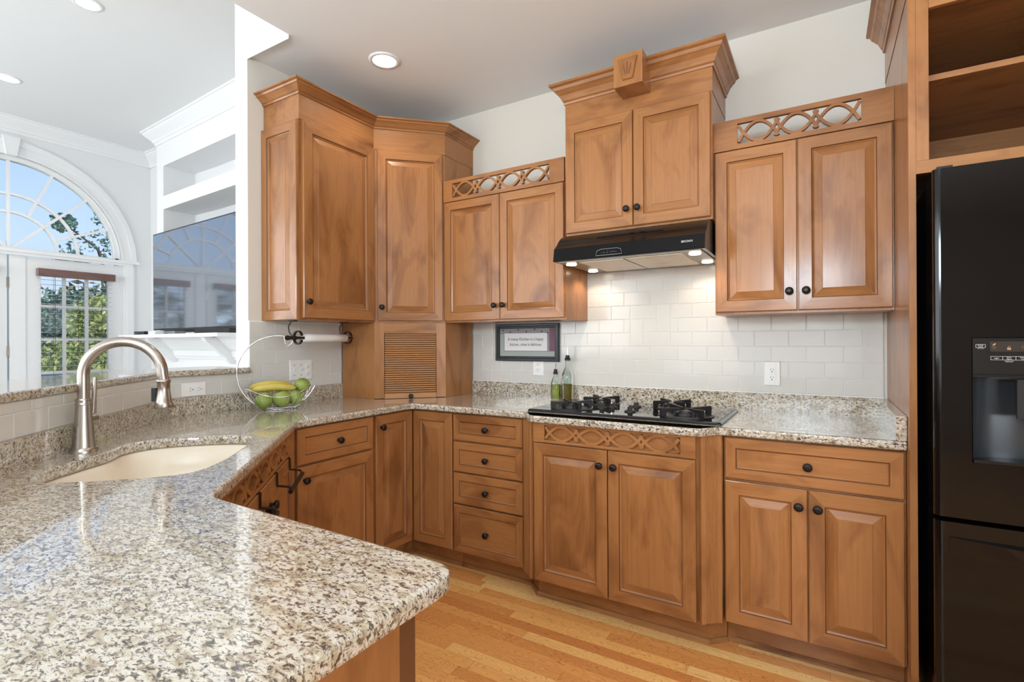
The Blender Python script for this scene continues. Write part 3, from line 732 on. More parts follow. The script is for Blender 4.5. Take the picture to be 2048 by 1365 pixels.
for a, b in ((-.215, -.012), (.012, .225)):
    FT = mat('grease_filter', rough=.5)
    base(FT, ramp(FT, noise(FT, mapped(FT, (1, 1, 1)), 7, 3), [(.58, S(246, 241, 228)), (.78, S(222, 196, 140))]))
    mb = MB(); mb.box(a-.03, b+.03 if b > 0 else b, -.455, -.07, -.007, -.0042); mb.build('filter', FT, hd_)
for x, y in ((-w2+.06, -.42), (-w2+.06, -.13), (w2-.06, -.42), (w2-.06, -.13)):
    MB().lathe([(.026, -.0045), (.026, -.010), (.022, -.011)], (x, y, 0)).build('lamp', HLAMP, hd_)
    light('hood_lamp_light', 'SPOT', ((HX0+HX1)/2+x, y, 1.640), 3.0, (1, .84, .64), (0, 0, 0), spot_size=2.5, spot_blend=.5, shadow_soft_size=.02)
text('control_marks', '.  ..  . :   .. - . .', .014, (-.07, -.5130, .026), (PI/2-.18, 0, 0), PRINTW, hd_)
text('brand_mark', 'BROAN', .0145, (w2-.075, -.5124, .036), (PI/2-.18, 0, 0), PRINTW, hd_)
mb = MB(); mb.tube([(-.135, -.5150, .010), (-.13, -.5115, .034), (-.11, -.5105, .040), (-.03, -.5105, .040), (-.012, -.5115, .034), (-.005, -.5150, .010)], .0006, 6, closed=True); mb.build('control_outline', PRINTW, hd_)

# --- tall refrigerator surround
tp = thing('refrigerator_surround', 'tall maple refrigerator enclosure with open shelves above the black refrigerator', 'cabinet', (2.885, 0, 0))
FY = -.70
box_part(tp, 'side_panel', 0, .020, FY+.018, -.002, .12, 2.40)
box_part(tp, 'side_panel', 1.02, 1.04, FY+.018, -.002, 0, 2.40)
MB().box(-.001, .021, FY+.08, -.03, 0, .119).build('toe_kick', WIN, tp)
mb = MB(); mb.box(0, .020, FY, FY+.017, .12, 2.54); mb.box(.0205, .054, FY, FY+.017, 1.842, 2.54); mb.build('stile', WV, tp)
MB().box(.99, 1.04, FY, FY+.017, 0, 2.54).build('stile', WV, tp)
mb = MB(); mb.box(.0205, .989, FY, FY+.017, 1.80, 1.8415); mb.build('rail', WH, tp); MB().box(.0545, .989, FY, FY+.017, 2.338, 2.54).build('rail', WH, tp)
box_part(tp, 'frieze', -.002, 1.042, FY+.018, -.002, 2.403, 2.545, WH)
box_part(tp, 'shelf', .021, 1.019, FY+.02, -.02, 1.823, 1.841, WIN); box_part(tp, 'shelf', .021, 1.019, FY+.02, -.02, 2.105, 2.124, WIN)
box_part(tp, 'back_panel', .021, 1.019, -.018, -.004, 1.80, 2.40, WIN); box_part(tp, 'top_panel', .021, 1.019, FY+.02, -.02, 2.34, 2.40, WIN)
H0 = 2.542; prof = [(o_, z_-(2.506-1.8205)+H0) for o_, z_ in prof]
sweep([(-.002, 0), (-.002, FY-.002), (1.042, FY-.002)], [(o_*1.05, z_) for o_, z_ in prof]).build('crown_molding', WH, tp)
mb = MB(); mb.box(2.8845+.0-2.885-.0, 0, -.3245, -.306, 1.37, 2.258) if 0 else None

# --- refrigerator
FX0 = 2.930; FW = .91; FYF = -.827
fr = thing('refrigerator', 'glossy black refrigerator with water dispenser and bottom freezer drawer', 'refrigerator', (FX0, 0, 0))
MB().box(.004, FW-.004, -.70, -.05, .02, 1.755).build('body', FRMAT, fr)
def rbox(x0, x1, z0, z1, y0, y1, r=.02):
    # front-rounded slab: corners rounded in plan
    pts = [(x0, y1)]+[(x0+r-r*math.cos(PI/2*k/6), y0+r-r*math.sin(PI/2*k/6)) for k in range(7)]+[(x1-r+r*math.sin(PI/2*k/6), y0+r-r*math.cos(PI/2*k/6)) for k in range(7)]+[(x1, y1)]
    mb = MB(); mb.prism(pts, z0, z1)
    return mb
mbd = MB(); DX0, DX1, DZ0, DZ1 = .088, .36, .885, 1.258
# left door in pieces around the dispenser
for a, b, c_, d_ in ((0, DX0, .715, 1.775),):
    pts = [(0, -.705)]+[(.018-.018*math.cos(PI/2*k/6), FYF+.018-.018*math.sin(PI/2*k/6)) for k in range(7)]+[(DX0, FYF), (DX0, -.705)]
    mbd.prism(pts, c_, d_)
mbd.box(DX0, DX1, FYF, -.705, .715, DZ0); mbd.box(DX0, DX1, FYF, -.705, DZ1, 1.775); mbd.box(DX1, .452, FYF, -.705, .715, 1.775); mbd.box(DX0, DX1, -.72, -.705, DZ0, DZ1)
ld = mbd.build('door', FRBLK, fr)
for p_ in ld.data.polygons: p_.use_smooth = False
rbox(.458, FW, .715, 1.775, FYF, -.705).build('door', FRBLK, fr)
mb = MB(); mb.tube([(.432, FYF-.035, .80), (.432, FYF-.05, .84), (.432, FYF-.05, 1.62), (.432, FYF-.035, 1.66)], .011); mb.build('handle', FRBLK, ld)
# dispenser
dz = MB(); dz.box(DX0+.002, DX1-.002, FYF+.001, FYF+.010, 1.150, DZ1-.002); dp = dz.build('dispenser', FRMAT, fr)
mb = MB()
cx = (DX0+DX1)/2; hw_ = (DX1-DX0)/2-.003
rg = []
for k in range(13):
    a = PI*k/12; rg.append([(cx-hw_*math.cos(a), -.80-.0+.075*math.sin(a)-.02, z) for z in (DZ0+.004, 1.149)])
v = [p for r_ in rg for p in r_]; mb.add(v, [(2*i, 2*i+1, 2*i+3, 2*i+2) for i in range(12)], 0, True)
RC = mat('dispenser_recess_satin', S(70, 74, 78), .25, .6); mb.build('recess', RC, dp, recalc=False)
MB().box(DX0+.004, DX1-.004, FYF+.002, -.745, DZ0+.0005, DZ0+.010).build('drip_tray', FRMAT, dp)
MB().box(DX0+.004, DX1-.004, FYF+.011, -.745, 1.14, 1.149).build('recess_top', FRMAT, dp)
MB().loops([[(DX0+.105+a, y, z) for a, y in ((0, -.80), (.06, -.80), (.06, -.79), (0, -.79))] for z in (1.02, 1.135)]).build('paddle', DARKP, dp)
mb = MB()
def frame2(mb, x0, x1, z0, z1, y, w=.0007):
    for a, b, c_, d_ in ((x0, x1, z0, z0+w), (x0, x1, z1-w, z1), (x0, x0+w, z0, z1), (x1-w, x1, z0, z1)): mb.box(a, b, y-.0004, y, c_, d_)
yl = FYF+.0008
frame2(mb, DX0+.009, DX0+.031, 1.228, 1.238, yl); frame2(mb, DX0+.042, DX1-.012, 1.192, 1.203, yl); mb.box(DX0+.068, DX0+.0687, yl-.0004, yl, 1.192, 1.203); mb.box(DX0+.096, DX0+.0967, yl-.0004, yl, 1.192, 1.203)
mb.build('label_frames', PRINTW, dp)
DSP = mat('dispenser_display', S(44, 34, 28), .3); MB().box(DX0+.041, DX1-.02, yl-.0001, yl+.0006, 1.217, 1.246).build('display', DSP, dp)
RX = (PI/2, 0, 0); ty = yl-.0006
def tx(s_, size, x, z, m=PRINTW): text('lettering', s_, size, (DX0+x, ty, z), RX, m, dp, .0002)
tx('Energy\nSaver', .0046, .020, 1.233); tx('HOLD 3 SEC', .0026, .020, 1.2255); tx('Light', .0052, .055, 1.1975); tx('Door\nAlarm', .0046, .082, 1.1975); tx('Freezer\nTemp', .0046, .112, 1.1975)
tx('CONTROL LOCK\nHOLD 3 SEC', .0026, .082, 1.188)
mb = MB(); mb.box(DX0+.078, DX0+.086, ty-.0003, ty, 1.222, 1.228); mb.tube([(DX0+.0795, ty, 1.228), (DX0+.080, ty, 1.231), (DX0+.082, ty, 1.2325), (DX0+.084, ty, 1.231), (DX0+.0845, ty, 1.228)], .0005, 6)
mb.build('icon', PRINTA, dp); mb = MB(); mb.loops([[(DX0+.050+a, y, 1.237+b) for a, b in ((-.004, -.003), (.001, -.002), (.004, .003), (.002, .0045), (-.003, .001))] for y in (ty, ty-.0003)])
mb.build('icon', PRINTA, dp)
mb = MB(); mb.tube([(DX0+.050+.0032*math.cos(2*PI*k/16), ty, 1.2285+.0032*math.sin(2*PI*k/16)) for k in range(16)], .0003, 6, closed=True); mb.build('icon', PRINTA, dp); mb = MB(); mb.tube([(DX0+.112+.0032*math.cos(2*PI*k/16), ty, 1.229+.0032*math.sin(2*PI*k/16)) for k in range(16)], .0003, 6, closed=True); mb.build('icon', PRINTA, dp)
# freezer drawer
fz = rbox(0, FW, .05, .700, FYF, -.705).build('freezer_drawer', FRBLK, fr)
mb = MB(); n = 14
rg = [[(.035+(FW-.07)*k/n, FYF-.004-.022*math.sin(PI*k/n), .655-.010*math.sin(PI*k/n)+0), (.035+(FW-.07)*k/n, FYF-.001, .60), (.035+(FW-.07)*k/n, FYF, .657)] for k in range(n+1)]
mb.loops(rg); mb.build('handle', FRBLK, fz)
MB().box(.02, FW-.02, -.66, -.62, 0, .05).build('grille', FRMAT, fr)
MB().box(.012, .05, -.81, -.74, 1.776, 1.785).build('hinge_cover', FRMAT, fr)

# ------------------------------------------------------------------ base cabinets
KZ = .118; TZ = .863; TOP = .871
def kick(parent, x0, x1, yk, yb=-.05, z1=.117):
    MB().box(x0, x1, yk, yb, 0.0, z1).build('toe_kick', WH, parent)
    mb = MB(); mb.loops([[(x, yk, 0), (x, yk-.014, 0), (x, yk-.014, .010), (x, yk-.006, .018), (x, yk, .018)] for x in (x0, x1)]); mb.build('shoe_molding', OAKH, parent)
OAKH = wood('oak_shoe', 'x', .85, (184, 128, 78), (120, 74, 42))
# drawer stack
b = thing('base_cabinet', 'narrow base cabinet with a stack of four drawers left of the cooktop', 'cabinet', (.917, 0, 0)); W = 1.366-.917
box_part(b, 'carcass', 0, W, -.611, -.002, KZ, TOP-.0)
kick(b, 0, W, -.535)
for z0, z1 in ((.721, TZ), (.553, .712), (.381, .544), (KZ+.002, .372)): door(b, .005, z0, W-.014, z1-z0, -.612, 'drawer', (W/2, (z0+z1)/2), .048)
# cooktop cabinet
b = thing('base_cabinet', 'projecting cooktop base cabinet with fretwork rail, two doors and fluted angled corners', 'cabinet', (1.368, 0, 0)); W = 2.292-1.368
MB().prism([(.001, -.003), (.001, -.618), (.080, -.685), (W-.080, -.685), (W-.001, -.618), (W-.001, -.003)], KZ, TOP).build('carcass', WV, b)
MB().prism([(.0, -.05), (.0, -.545), (.065, -.607), (W-.065, -.607), (W, -.545), (W, -.05)], 0, KZ-.001).build('toe_kick', WH, b)
sweep([(0, -.545), (.065, -.607), (W-.065, -.607), (W, -.545)], [(0, 0), (.014, 0), (.014, .010), (.006, .018), (0, .018)]).build('shoe_molding', OAKH, b)
for sx, x in ((1, 0), (-1, W)):
    mb = MB(); n = 5
    a, c_ = Vector((x+sx*.014, -.632)), Vector((x+sx*.082, -.688)); d = (c_-a); ln = d.length; d.normalize(); nn = Vector((d.y, -d.x)) if sx > 0 else Vector((-d.y, d.x))
    prof_ = [(0, 0), (.012, 0)]
    for k in range(4):
        u = .018+k*(ln-.036)/4; wf_ = (ln-.036)/4
        prof_ += [(u, 0), (u+wf_*.3, -.005), (u+wf_*.6, -.005), (u+wf_*.9, 0)]
    prof_ += [(ln-.012, 0), (ln, 0)]
    pts = [a+d*u+nn*(.019+v_) for u, v_ in prof_]; pts = [a+nn*.0005]+pts+[c_+nn*.0005]
    mb.prism([tuple(p) for p in pts] if sx > 0 else [tuple(p) for p in pts][::-1], KZ, TOP-.001); mb.build('fluted_pilaster', WV, b)
fretwork(b, .091, W-.091, .778, TOP-.001, .150, W-.150, 4, -.6865+.0, .018, mz=.012, wdt=.0125)
MB().box(.16, W-.16, -.6900, -.6865, .785, TOP-.004).build('fretwork_backing', WH, b)
for a, c_, kx in ((1.4605, 1.8265, 1.797), (1.831, 2.2, 1.862)): door(b, a-1.368, KZ+.002, c_-a, .771-KZ-.002, -.6862, 'door', (kx-1.368, .705), .05)
# right base cabinet
b = thing('base_cabinet', 'base cabinet with one wide drawer over two doors beside the refrigerator', 'cabinet', (2.2935, 0, 0)); W = 2.884-2.2935
box_part(b, 'carcass', 0, W, -.611, -.002, KZ, TOP); kick(b, 0, W, -.535)
door(b, .006, .700, W-.012, TZ-.700, -.612, 'drawer', (W/2, .780), .05)
door(b, .006, KZ+.002, W/2-.008, .690-KZ-.002, -.612, 'door', (W/2-.03, .628)); door(b, W/2+.002, KZ+.002, W/2-.008, .690-KZ-.002, -.612, 'door', (W/2+.032, .628))
# corner base cabinet, L shape with two folding doors
b = thing('corner_base_cabinet', 'inside corner base cabinet with two folding doors meeting at the corner', 'cabinet', (0, 0, 0))
MB().prism([(.002, -.002), (.002, -.914), (.611, -.914), (.611, -.611), (.914, -.611), (.914, -.002)], KZ, TOP).build('carcass', WV, b)
MB().prism([(.05, -.05), (.05, -.914), (.535, -.914), (.535, -.535), (.914, -.535), (.914, -.05)], 0, KZ-.001).build('toe_kick', WH, b)
sweep([(.535, -.914), (.535, -.535), (.914, -.535)], [(0, 0), (.014, 0), (.014, .010), (.006, .018), (0, .018)]).build('shoe_molding', OAKH, b)
door(b, .633, KZ+.002, .914-.633-.003, TZ-KZ-.002, -.612, 'door', None, .048)
o = door(b, 0, KZ+.002, .914-.633-.003, TZ-KZ-.002, 0, 'door', (.034, .80), .048); o.rotation_euler = (0, 0, PI/2); o.location = (.612, -.911, 0)
# left run base cabinet
b = thing('base_cabinet', 'left base cabinet with a drawer over one door, beside the sink cabinet', 'cabinet', (0, -1.398, 0), PI/2); W = 1.398-.915
box_part(b, 'carcass', 0, W, -.611, -.002, KZ, TOP); kick(b, 0, W, -.535)
door(b, .014, .700, W-.030, TZ-.700, -.612, 'drawer', (W/2, .780), .05); door(b, .014, KZ+.002, W-.030, .690-KZ-.002, -.612, 'door', (.05, .628))
# diagonal sink cabinet: local x -> (-1,1)/sqrt2 ; front plane t = -.537
b = thing('sink_cabinet', 'diagonal sink base cabinet with fretwork rail and black towel bars over its doors', 'cabinet', (*st(2.60, -1.14), 0), 3*PI/4)
# local x = 2.60 - s ; local y = -(t + 1.14)
F = -(-.557+1.14)
MB().prism([(.02, .0), (.02, F+.02), (.05, F), (1.165, F), (1.165, -.01), (1.0, -.002)], KZ, .69).build('carcass', WV, b)
MB().box(.0, 1.165, F, F+.018, TOP-.109, TOP-.0).build('front_rail', WH, b)
MB().box(.10, 1.10, F+.075, F+.3, 0, KZ-.001).build('toe_kick', WH, b)
fretwork(b, .12, 1.06, .780, TOP-.001, .18, 1.0, 5, F, .018, mz=.012, wdt=.0125)
MB().box(1.062, 1.135, F-.019, F-.0005, KZ, TOP-.001).build('stile', WV, b)
door(b, .14, KZ+.002, .470, .773-KZ-.002, F, 'door', (.585, .690)); door(b, .615, KZ+.002, .440, .773-KZ-.002, F, 'door', (.645, .690))
def towel_bar(x0, x1, label):
    t = thing('towel_bar', label, 'towel bar', tuple(b.location), 3*PI/4, 'over-door towel bars on the sink cabinet')
    y = F-.021; mb = MB()
    for x in (x0, x1):
        mb = MB(); mb.strap([(x, y+.024, .755), (x, y+.024, .7755), (x, y-.003, .7755), (x, y-.0035, .728), (x, y-.045, .722), (x, y-.050, .700)], .016, .0045, (1, 0, 0)); mb.build('bracket', BLACKM, t)
    MB().tube([(x0-.012, y-.05, .706), (x1+.012, y-.05, .706)], .008, 10).build('bar', BLACKM, t)
towel_bar(2.60-1.85, 2.60-1.60, 'black over-door towel bar on the right sink cabinet door'); towel_bar(2.60-2.36, 2.60-2.107, 'black over-door towel bar on the left sink cabinet door')
# peninsula cabinet
b = thing('peninsula_cabinet', 'peninsula base cabinet with a plain maple end panel under the granite corner', 'cabinet', (1.50, -3.5, 0)); 
MB().box(0, .59, 0, 1.245, KZ, TOP).build('carcass', WV, b)
MB().box(.591, .612, 0, 1.212, .0, TOP-.001).build('end_panel', WV, b)
MB().box(.591, .612, 1.2125, 1.245, .0, TOP-.001).build('corner_stile', GLZ, b)
MB().box(.02, .57, .02, 1.19, 0, KZ-.001).build('toe_kick', WH, b)

# ------------------------------------------------------------------ cooktop
ck = thing('cooktop', 'black glass gas cooktop with four cast iron burner grates', 'cooktop', (1.83, -.355, .9055))
pl = round_poly([(-.455, -.265), (.455, -.265), (.455, .245), (-.455, .245)], [.02]*4, 4)
mb = MB(); mb.loops([[(x*s_, y*s_, z) for x, y in pl] for s_, z in ((1, 0), (1, .006), (.985, .011), (.965, .0115))]); mb.build('frame', BLKP, ck)
MB().prism([(x*.962, y*.955) for x, y in pl], .0116, .0126).build('glass_top', BLKG, ck)
def grate(cx, cy, r):
    t = MB(); t.lathe([(r*1.02, .0127), (r*1.02, .016), (r*.9, .018), (r*.85, .0145)], (cx, cy, 0), 'z', 28); g_ = t.build('drip_ring', CAST, ck)
    MB().lathe([(r*.42, .0128), (r*.42, .026), (r*.36, .030), (r*.30, .034), (.002, .035)], (cx, cy, 0), 'z', 24).build('burner_cap', CAST, ck)
    m_ = MB()
    for k in range(4):
        a = PI/4+k*PI/2; ca, sa = math.cos(a), math.sin(a)
        for off in ((-.0),):
            tn = Vector((-sa, ca, 0))*.0065
            prf = [(r*1.06, .013), (r*1.08, .046), (r*1.04, .052), (r*.22, .047), (r*.20, .041), (r*.80, .034), (r*.86, .028), (r*.86, .013)]
            m_.loops([[(cx+ca*u+tn.x*k_, cy+sa*u+tn.y*k_, z) for u, z in prf] for k_ in (-1, 1)])
            u = r*.48; m_.box(cx+ca*u-.004, cx+ca*u+.004, cy+sa*u-.004, cy+sa*u+.004, .0127, .042)
    m_.build('grate', CAST, ck)
for cx, cy, r in ((-.262, -.150, .100), (-.205, .110, .095), (.165, .115, .095), (.285, -.125, .118)): grate(cx, cy, r)
for cx, cy in ((-.130, -.080), (-.094, -.030), (.030, -.130), (.0, .06)):
    k_ = MB(); k_.lathe([(.026, .0127), (.026, .017), (.018, .021), (.012, .022), (.012, .034), (.009, .036)], (cx, cy, 0), 'z', 20); kk = k_.build('knob', CAST, ck)
    MB().box(cx-.003, cx+.003, cy-.012, cy+.012, .0355, .046).build('knob_grip', CHROME, kk)

# ------------------------------------------------------------------ oil bottles
def bottle(name, label, loc, r, h, lvl, oil, sp_):
    t = thing(name, label, 'bottle', loc); sh = h*.62
    MB().lathe([(r*.9, .001), (r, .006), (r, sh), (r*.8, sh+.02), (r*.38, sh+.045), (r*.34, h-.004), (r*.42, h)], (0, 0, 0), 'z', 20, cap=False).build('glass', BGLASS, t)
    MB().lathe([(r*.84, .004), (r*.92, .008), (r*.92, lvl), (.001, lvl)], (0, 0, 0), 'z', 20).build('oil', oil, t)
    MB().lathe([(r*.46, h-.006), (r*.46, h+.010), (r*.30, h+.012), (r*.42, h+.020), (r*.22, h+.026)], (0, 0, 0), 'z', 16).build('stopper', DARKP, t)
    MB().tube([(0, 0, h+.024), (0, 0, h+.045), (.003, 0, h+sp_)], .0028, 8).build('pour_spout', CHROME, t); return t
bottle('oil_bottle', 'short glass oil bottle with pale green oil left of the taller bottle', (1.268, -.080, .9055), .030, .155, .090, OIL1, .058)
bottle('oil_bottle', 'tall glass oil bottle with amber oil at the back left of the cooktop', (1.338, -.060, .9055), .036, .238, .092, OIL2, .080)

# ------------------------------------------------------------------ outlets and switch plates
def duplex(mb, cx, cz, face, hor=False):
    # local plate frame: a right, b up, y out = -
    for s_ in (-1, 1):
        a0, b0 = (cx+s_*.0195, cz) if hor else (cx, cz+s_*.0195)
        for da, w_, h_ in ((-.006, .0018, .008), (.006, .0018, .007)):
            if hor: mb.box(a0-h_/2, a0+h_/2, -.0088, -.0062, b0+da-w_/2, b0+da+w_/2)
            else: mb.box(a0+da-w_/2, a0+da+w_/2, -.0088, -.0062, b0-h_/2+.002, b0+h_/2+.002)
        dx_, dz_ = (.010, 0) if hor else (0, -.009)
        mb.lathe([(.0026, -.0088), (.0026, -.0062)], (a0+dx_, 0, b0+dz_), 'y', 10)
def recept_bodies(mb, cx, cz, hor=False, sq=False):
    for s_ in (-1, 1):
        a0, b0 = (cx+s_*.0195, cz) if hor else (cx, cz+s_*.0195)
        if sq: mb.box(a0-.0165, a0+.0165, -.0082, -.005, b0-.0190, b0+.0190)
        else: mb.lathe([(.0168, -.005), (.0168, -.0078), (.0160, -.0084)], (a0, 0, b0), 'y', 24)
def plate(name, label, cat, loc, rz, w, h, duplexes, switches=(), hor=False, sq=False):
    t = thing(name, label, cat, loc, rz); mb = MB()
    mb.loops([[(a*(w/2-i), y, b_*(h/2-i)) for a, b_ in ((-1, -1), (1, -1), (1, 1), (-1, 1))] for i, y in ((0, 0), (0, -.003), (.003, -.0055))]); mb.build('cover_plate', PLATE, t)
    for cx in duplexes:
        m1 = MB(); recept_bodies(m1, cx, 0, hor, sq); rc = m1.build('receptacle', PLATE, t); m2 = MB(); duplex(m2, cx, 0, 0, hor); m2.build('slots', SLOT, rc)
    for cx in switches:
        m1 = MB(); m1.box(cx-.0055, cx+.0055, -.0065, -.005, -.013, .013); m1.loops([[(cx-.004, -.006, -.003), (cx+.004, -.006, -.003), (cx+.004, -.006, .006), (cx-.004, -.006, .006)], [(cx-.003, -.016, .005), (cx+.003, -.016, .005), (cx+.003, -.016, .010), (cx-.003, -.016, .010)]]); m1.build('toggle_switch', PLATE, t)
        m2 = MB()
        for z in (-.030, .030): m2.lathe([(.0028, -.0052), (.0028, -.0064)], (cx, 0, z), 'y', 10)
        m2.build('screw', SLOT, t)
    return t
plate('wall_outlet', 'white outlet on the tile right of the cooktop, below the right cabinet', 'outlet', (2.4245, -.0085, 1.088), 0, .072, .118, [0], sq=True)
plate('wall_outlet', 'white outlet partly hidden under the framed sign', 'outlet', (1.113, -.0085, 1.096), 0, .078, .116, [0])
plate('switch_plate', 'wide white plate with two switches and an outlet behind the fruit basket', 'switch plate', (.0085, -.908, 1.092), PI/2, .150, .118, [.045], [-.046, 0])
plate('wall_outlet', 'sideways white outlet in the low tile strip right of the faucet', 'outlet', (.0085, -1.508, 1.026), PI/2, .112, .066, [0], hor=True)

# ------------------------------------------------------------------ framed sign
sg = thing('framed_sign', 'black framed kitchen sign with handwritten words hanging under the wall cabinet', 'sign', (1.034, -.0085, 1.247))
w_, h_ = .229, .119; mb = MB()
fp_ = [(0, 0), (0, -.020), (.004, -.024), (.016, -.024), (.020, -.018), (.026, -.018), (.031, -.010)]
rg = [[(a*(w_-i), y, b_*(h_-i)) for a, b_ in ((-1, -1), (1, -1), (1, 1), (-1, 1))] for i, y in fp_]
mb.loops(rg, 0, True, False); mb.build('frame', mat('sign_frame_black', S(26, 30, 34), .35), sg)
SG1 = mat('print_grey_slate', S(138, 134, 138), .6); SG2 = mat('print_sage', S(160, 166, 160), .6); SG3 = mat('print_plum', S(112, 70, 88), .6); SG4 = mat('print_paper', S(226, 222, 222), .6); SGT = mat('print_ink', S(50, 46, 50), .6)
MB().box(-w_+.03, w_-.03, -.011, -.002, -h_+.03, h_-.03).build('artwork', SG1, sg)
MB().box(-w_+.031, -w_+.062, -.0118, -.0111, -h_+.031, .052).build('side_band', SG2, sg)
mb = MB(); mb.box(w_-.066, w_-.031, -.0118, -.0111, -.054, h_-.031); pb = mb.build('side_band', SG3, sg)
MB().box(-w_+.062, w_-.031, -.0118, -.0111, -h_+.031, -.058).build('lower_band', SG2, sg)
MB().box(-.163, .148, -.0124, -.0111, -.053, .058).build('paper_panel', SG4, sg)
text('lettering', 'A messy Kitchen is a happy', .0275, (-.008, -.0127, .020), RX, SGT, sg, .0002, sx=.86)
text('lettering', 'kitchen...mine is delirious', .0275, (-.008, -.0127, -.014), RX, SGT, sg, .0002, sx=.82)
mb = MB()
for x, z in ((-.175, .078), (-.12, .066), (-.06, .080), (.0, .068), (.06, .082), (.11, .068), (.15, .060)):
    mb.lathe([(.0055, -.0113), (.0055, -.0118)], (x, 0, z), 'y', 10)
mb.build('berry_dots', SGT, sg)
mb = MB(); rnd = random.Random(3)
for i in range(3):
    for j in range(9): mb.lathe([(.0014, -.0119), (.0014, -.0122)], (w_-.060+i*.011, 0, -.045+j*.0155+(i % 2)*.007), 'y', 6)
mb.build('dots', SG4, sg)

# ------------------------------------------------------------------ paper towel holder
ph = thing('paper_towel_holder', 'wrought iron paper towel holder with scroll arms under the left wall cabinet', 'paper towel holder', (.20, -.90, 1.30))
def ring_(mb, cy, r, w, t_=.004, a0=0, a1=2*PI, c=(0, 0)):
    pts = [(c[0]+r*math.cos(a0+(a1-a0)*k/28), cy, c[1]+r*math.sin(a0+(a1-a0)*k/28)) for k in range(29)]
    mb.strap(pts, w, t_, (0, 1, 0))
for cy in (-.165, .175):
    mb = MB(); mb.strap([(-.0, cy-.03, .071), (-.006, cy-.036, .066), (-.016, cy-.046, .040), (-.014, cy-.044, .010), (0, cy-.03, -.022)], .013, .007, (.7, -.5, 0)); ring_(mb, cy, .035, .013, .007, .3, 5.9, (0, -.020)); mb.build('scroll_arm', IRON, ph)
MB().box(-.02, .02, -.21, -.18, .0675, .0715).build('mounting_plate', IRON, ph); MB().box(-.02, .02, .13, .16, .0675, .0715).build('mounting_plate', IRON, ph)
MB().lathe([(.002, -.255), (.014, -.228), (.010, -.215), (.008, -.19), (.012, -.18), (.007, -.17), (.007, .20), (.011, .205), (.004, .215)], (0, 0, -.022), 'y', 16).build('rod', IRON, ph)
pr_ = thing('paper_towel_roll', 'nearly used up white paper towel roll on the iron holder', 'paper towel', (.20, -.90, 1.278))
MB().lathe([(.0085, -.128), (.022, -.128), (.0228, -.06), (.0222, .05), (.0228, .160), (.0085, .160)], (0, 0, 0), 'y', 28, cap=False).build('sheets', PAPER, pr_)

# ------------------------------------------------------------------ fruit basket with hoop
bk = thing('fruit_basket', 'chrome wire fruit basket with a tall hoop and banana hook', 'basket', (.205, -1.185, .9058), YAW+.5)
# local x = image right, y = away from the camera, hoop in the xz plane
R0, hz = .193, .190
def hp_(a): return (R0*math.cos(a), 0, hz+R0*math.sin(a))
mb = MB(); a_top = math.radians(82); pts = [hp_(a_top+(math.radians(246)-a_top)*k/40) for k in range(41)]
bx0 = pts[-1][0]; pts[-1] = (bx0, 0, .006)
pts += [(bx0+(.080-bx0)*k/6, 0, .006) for k in range(1, 7)]
pts += [hp_(math.radians(-63+k*40/10)) for k in range(1, 11)]
mb.tube(pts, .0034, 8); tpt = hp_(a_top)
mb.tube([tpt, (tpt[0]+.004, 0, tpt[2]-.035), (tpt[0]+.016, 0, tpt[2]-.052), (tpt[0]+.036, 0, tpt[2]-.040), (tpt[0]+.042, 0, tpt[2]-.026)], .003, 8); mb.build('hoop', CHROME, bk)
mb = MB()
rim = []
for k in range(48):
    a = 2*PI*k/48; x = .158*math.cos(a); y = .095*math.sin(a); z = .104+.014*math.cos(2*a)-.020*max(0, -math.sin(a))**3
    rim.append((x, y, z))
mb.tube(rim, .0022, 8, closed=True); mb.build('rim', CHROME, bk)
mb = MB()
base_r = [(.075*math.cos(2*PI*k/24)-.0, .055*math.sin(2*PI*k/24), .0045) for k in range(24)]
mb.tube(base_r, .0026, 8, closed=True)
for k in range(0, 48, 2):
    x, y, z = rim[k]; a = 2*PI*k/48; bx, by = .075*math.cos(a), .055*math.sin(a)
    mb.tube([(x, y, z), (x*.93+.0*bx, y*.95, z*.62), (bx*1.35, by*1.35, .018), (bx, by, .0045)], .0011, 5)
for k in range(-2, 3): mb.tube([(.03*k, -.05, .0045), (.03*k, .05, .0045)], .0011, 5)
mb.build('wires', CHROME, bk)
GRN = mat('green_fruit_skin', rough=.35); base(GRN, ramp(GRN, noise(GRN, mapped(GRN, (1, 1, 1)), 14, 3), [(.35, S(104, 124, 50)), (.65, S(146, 162, 78))]))
YEL = mat('banana_skin', rough=.45); base(YEL, ramp(YEL, noise(YEL, mapped(YEL, (1, 1, 1)), 10, 3), [(.35, S(186, 164, 66)), (.7, S(214, 196, 98))]))
Mb = Matrix.Translation(Vector((.205, -1.185, .9058))) @ Matrix.Rotation(YAW+.5, 4, 'Z')
def fruit(loc, r, tilt, label):
    w = Mb @ Vector(loc); t = thing('green_apple', label, 'fruit', tuple(w), 0, 'green apples in the wire basket'); t.rotation_euler = tilt
    pf = []
    for k in range(15):
        a = -PI/2+PI*k/14; rr_ = r*math.cos(a)*(1+.06*math.sin(a)); zz = r*.98*math.sin(a)
        if k >= 13: zz -= r*.14*(k-12)/2
        pf.append((max(rr_, .0005), zz))
    MB().lathe(pf, (0, 0, 0), 'z', 24).build('flesh', GRN, t)
    MB().tube([(0, 0, r*.80), (.002, 0, r*1.0), (.004, 0, r*1.12)], .0014, 6).build('stem', BARK, t)
fruit((-.070, -.030, .049), .043, (.5, .2, 0), 'green apple at the front left of the basket')
fruit((.012, -.036, .054), .044, (.3, -.2, 0), 'green apple at the front centre, highest of the front row')
fruit((.082, -.010, .056), .041, (-.2, .4, 0), 'green apple at the front right of the basket')
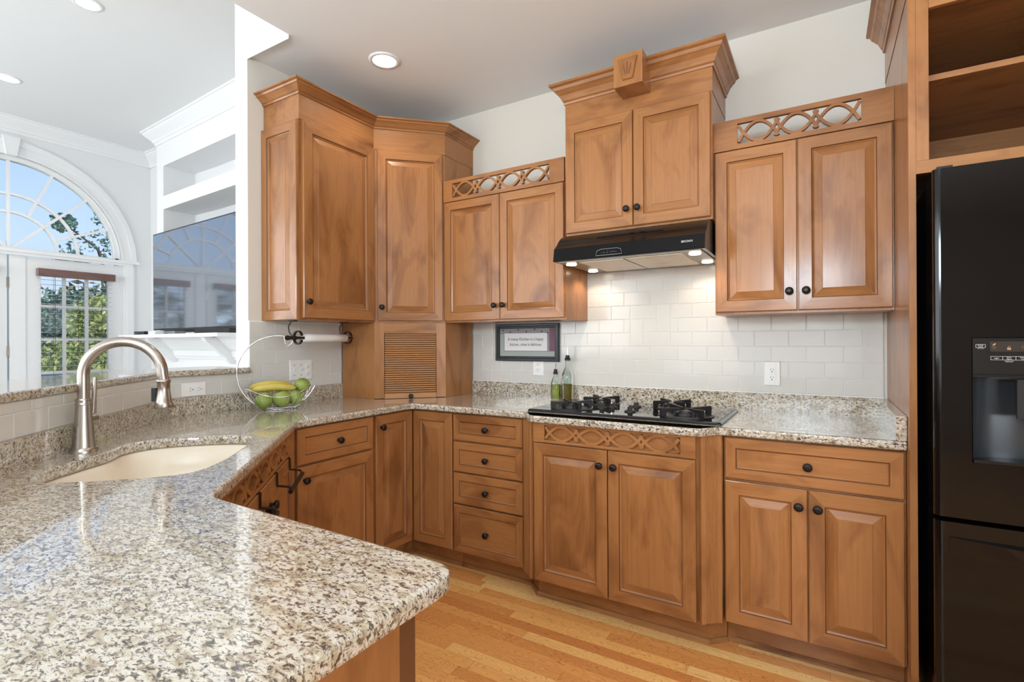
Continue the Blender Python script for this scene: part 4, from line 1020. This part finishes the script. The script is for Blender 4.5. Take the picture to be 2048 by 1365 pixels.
fruit((.118, .030, .116), .040, (.1, .3, .4), 'green apple piled topmost at the right side of the basket')
fruit((.012, .055, .050), .038, (.1, .1, .4), 'green apple at the back, mostly hidden under the bananas')
def banana(loc, rz, dz_, label):
    w = Mb @ Vector(loc); t = thing('banana', label, 'fruit', tuple(w), YAW+.5+rz, 'bananas in the wire basket')
    pts = []; rs = []
    for k in range(17):
        u = -1+2*k/16; pts.append((u*.105, .018*u*u, dz_*(1-u*u))); rs.append(.0175*(1-abs(u)**3.2)**.5+.003)
    MB().tube(pts, rs, 8).build('peel', YEL, t); MB().tube([(.104, .018, 0), (.122, .024, .004)], [.0042, .005], 6).build('stem', BARK, t)
banana((-.030, .018, .112), .05, .016, 'yellow banana on top of the apples, nearest the wall')
banana((-.022, -.012, .104), -.06, .012, 'yellow banana lying in front of the other one')

# ------------------------------------------------------------------ recessed ceiling lights
def can(x, y, z, label, e, col):
    t = thing('recessed_light', label, 'ceiling light', (x, y, z)); 
    MB().lathe([(.084, 0), (.084, -.004), (.066, -.007), (.062, -.002)], (0, 0, 0), 'z', 32, cap=False).build('trim_ring', TRIM, t)
    MB().lathe([(.063, -.0015), (.063, -.004), (.02, -.0045)], (0, 0, 0), 'z', 28).build('lens', LAMP, t)
    light('recessed_spot', 'SPOT', (x, y, z-.02), e, col, (0, 0, 0), spot_size=2.3, spot_blend=.7, shadow_soft_size=.06)
WC = (1, .91, .80)
can(.59, -.80, CZ, 'round recessed ceiling light above the left wall cabinet', 16, WC)
can(2.05, -1.15, CZ, 'recessed ceiling light above the cooktop aisle, out of frame', 15, WC)
can(3.3, -1.3, CZ, 'recessed ceiling light before the refrigerator, out of frame', 10, WC)
can(1.7, -2.75, CZ, 'recessed ceiling light over the peninsula, out of frame', 10, WC)
can(3.4, -3.2, CZ, 'recessed ceiling light behind the camera', 10, WC)
can(-1.464, -1.416, FZ, 'recessed family room light nearest the kitchen, at the top edge', 22, (1, .94, .86))
can(-3.19, -1.36, FZ, 'recessed family room light near the arched window', 22, (1, .94, .86))
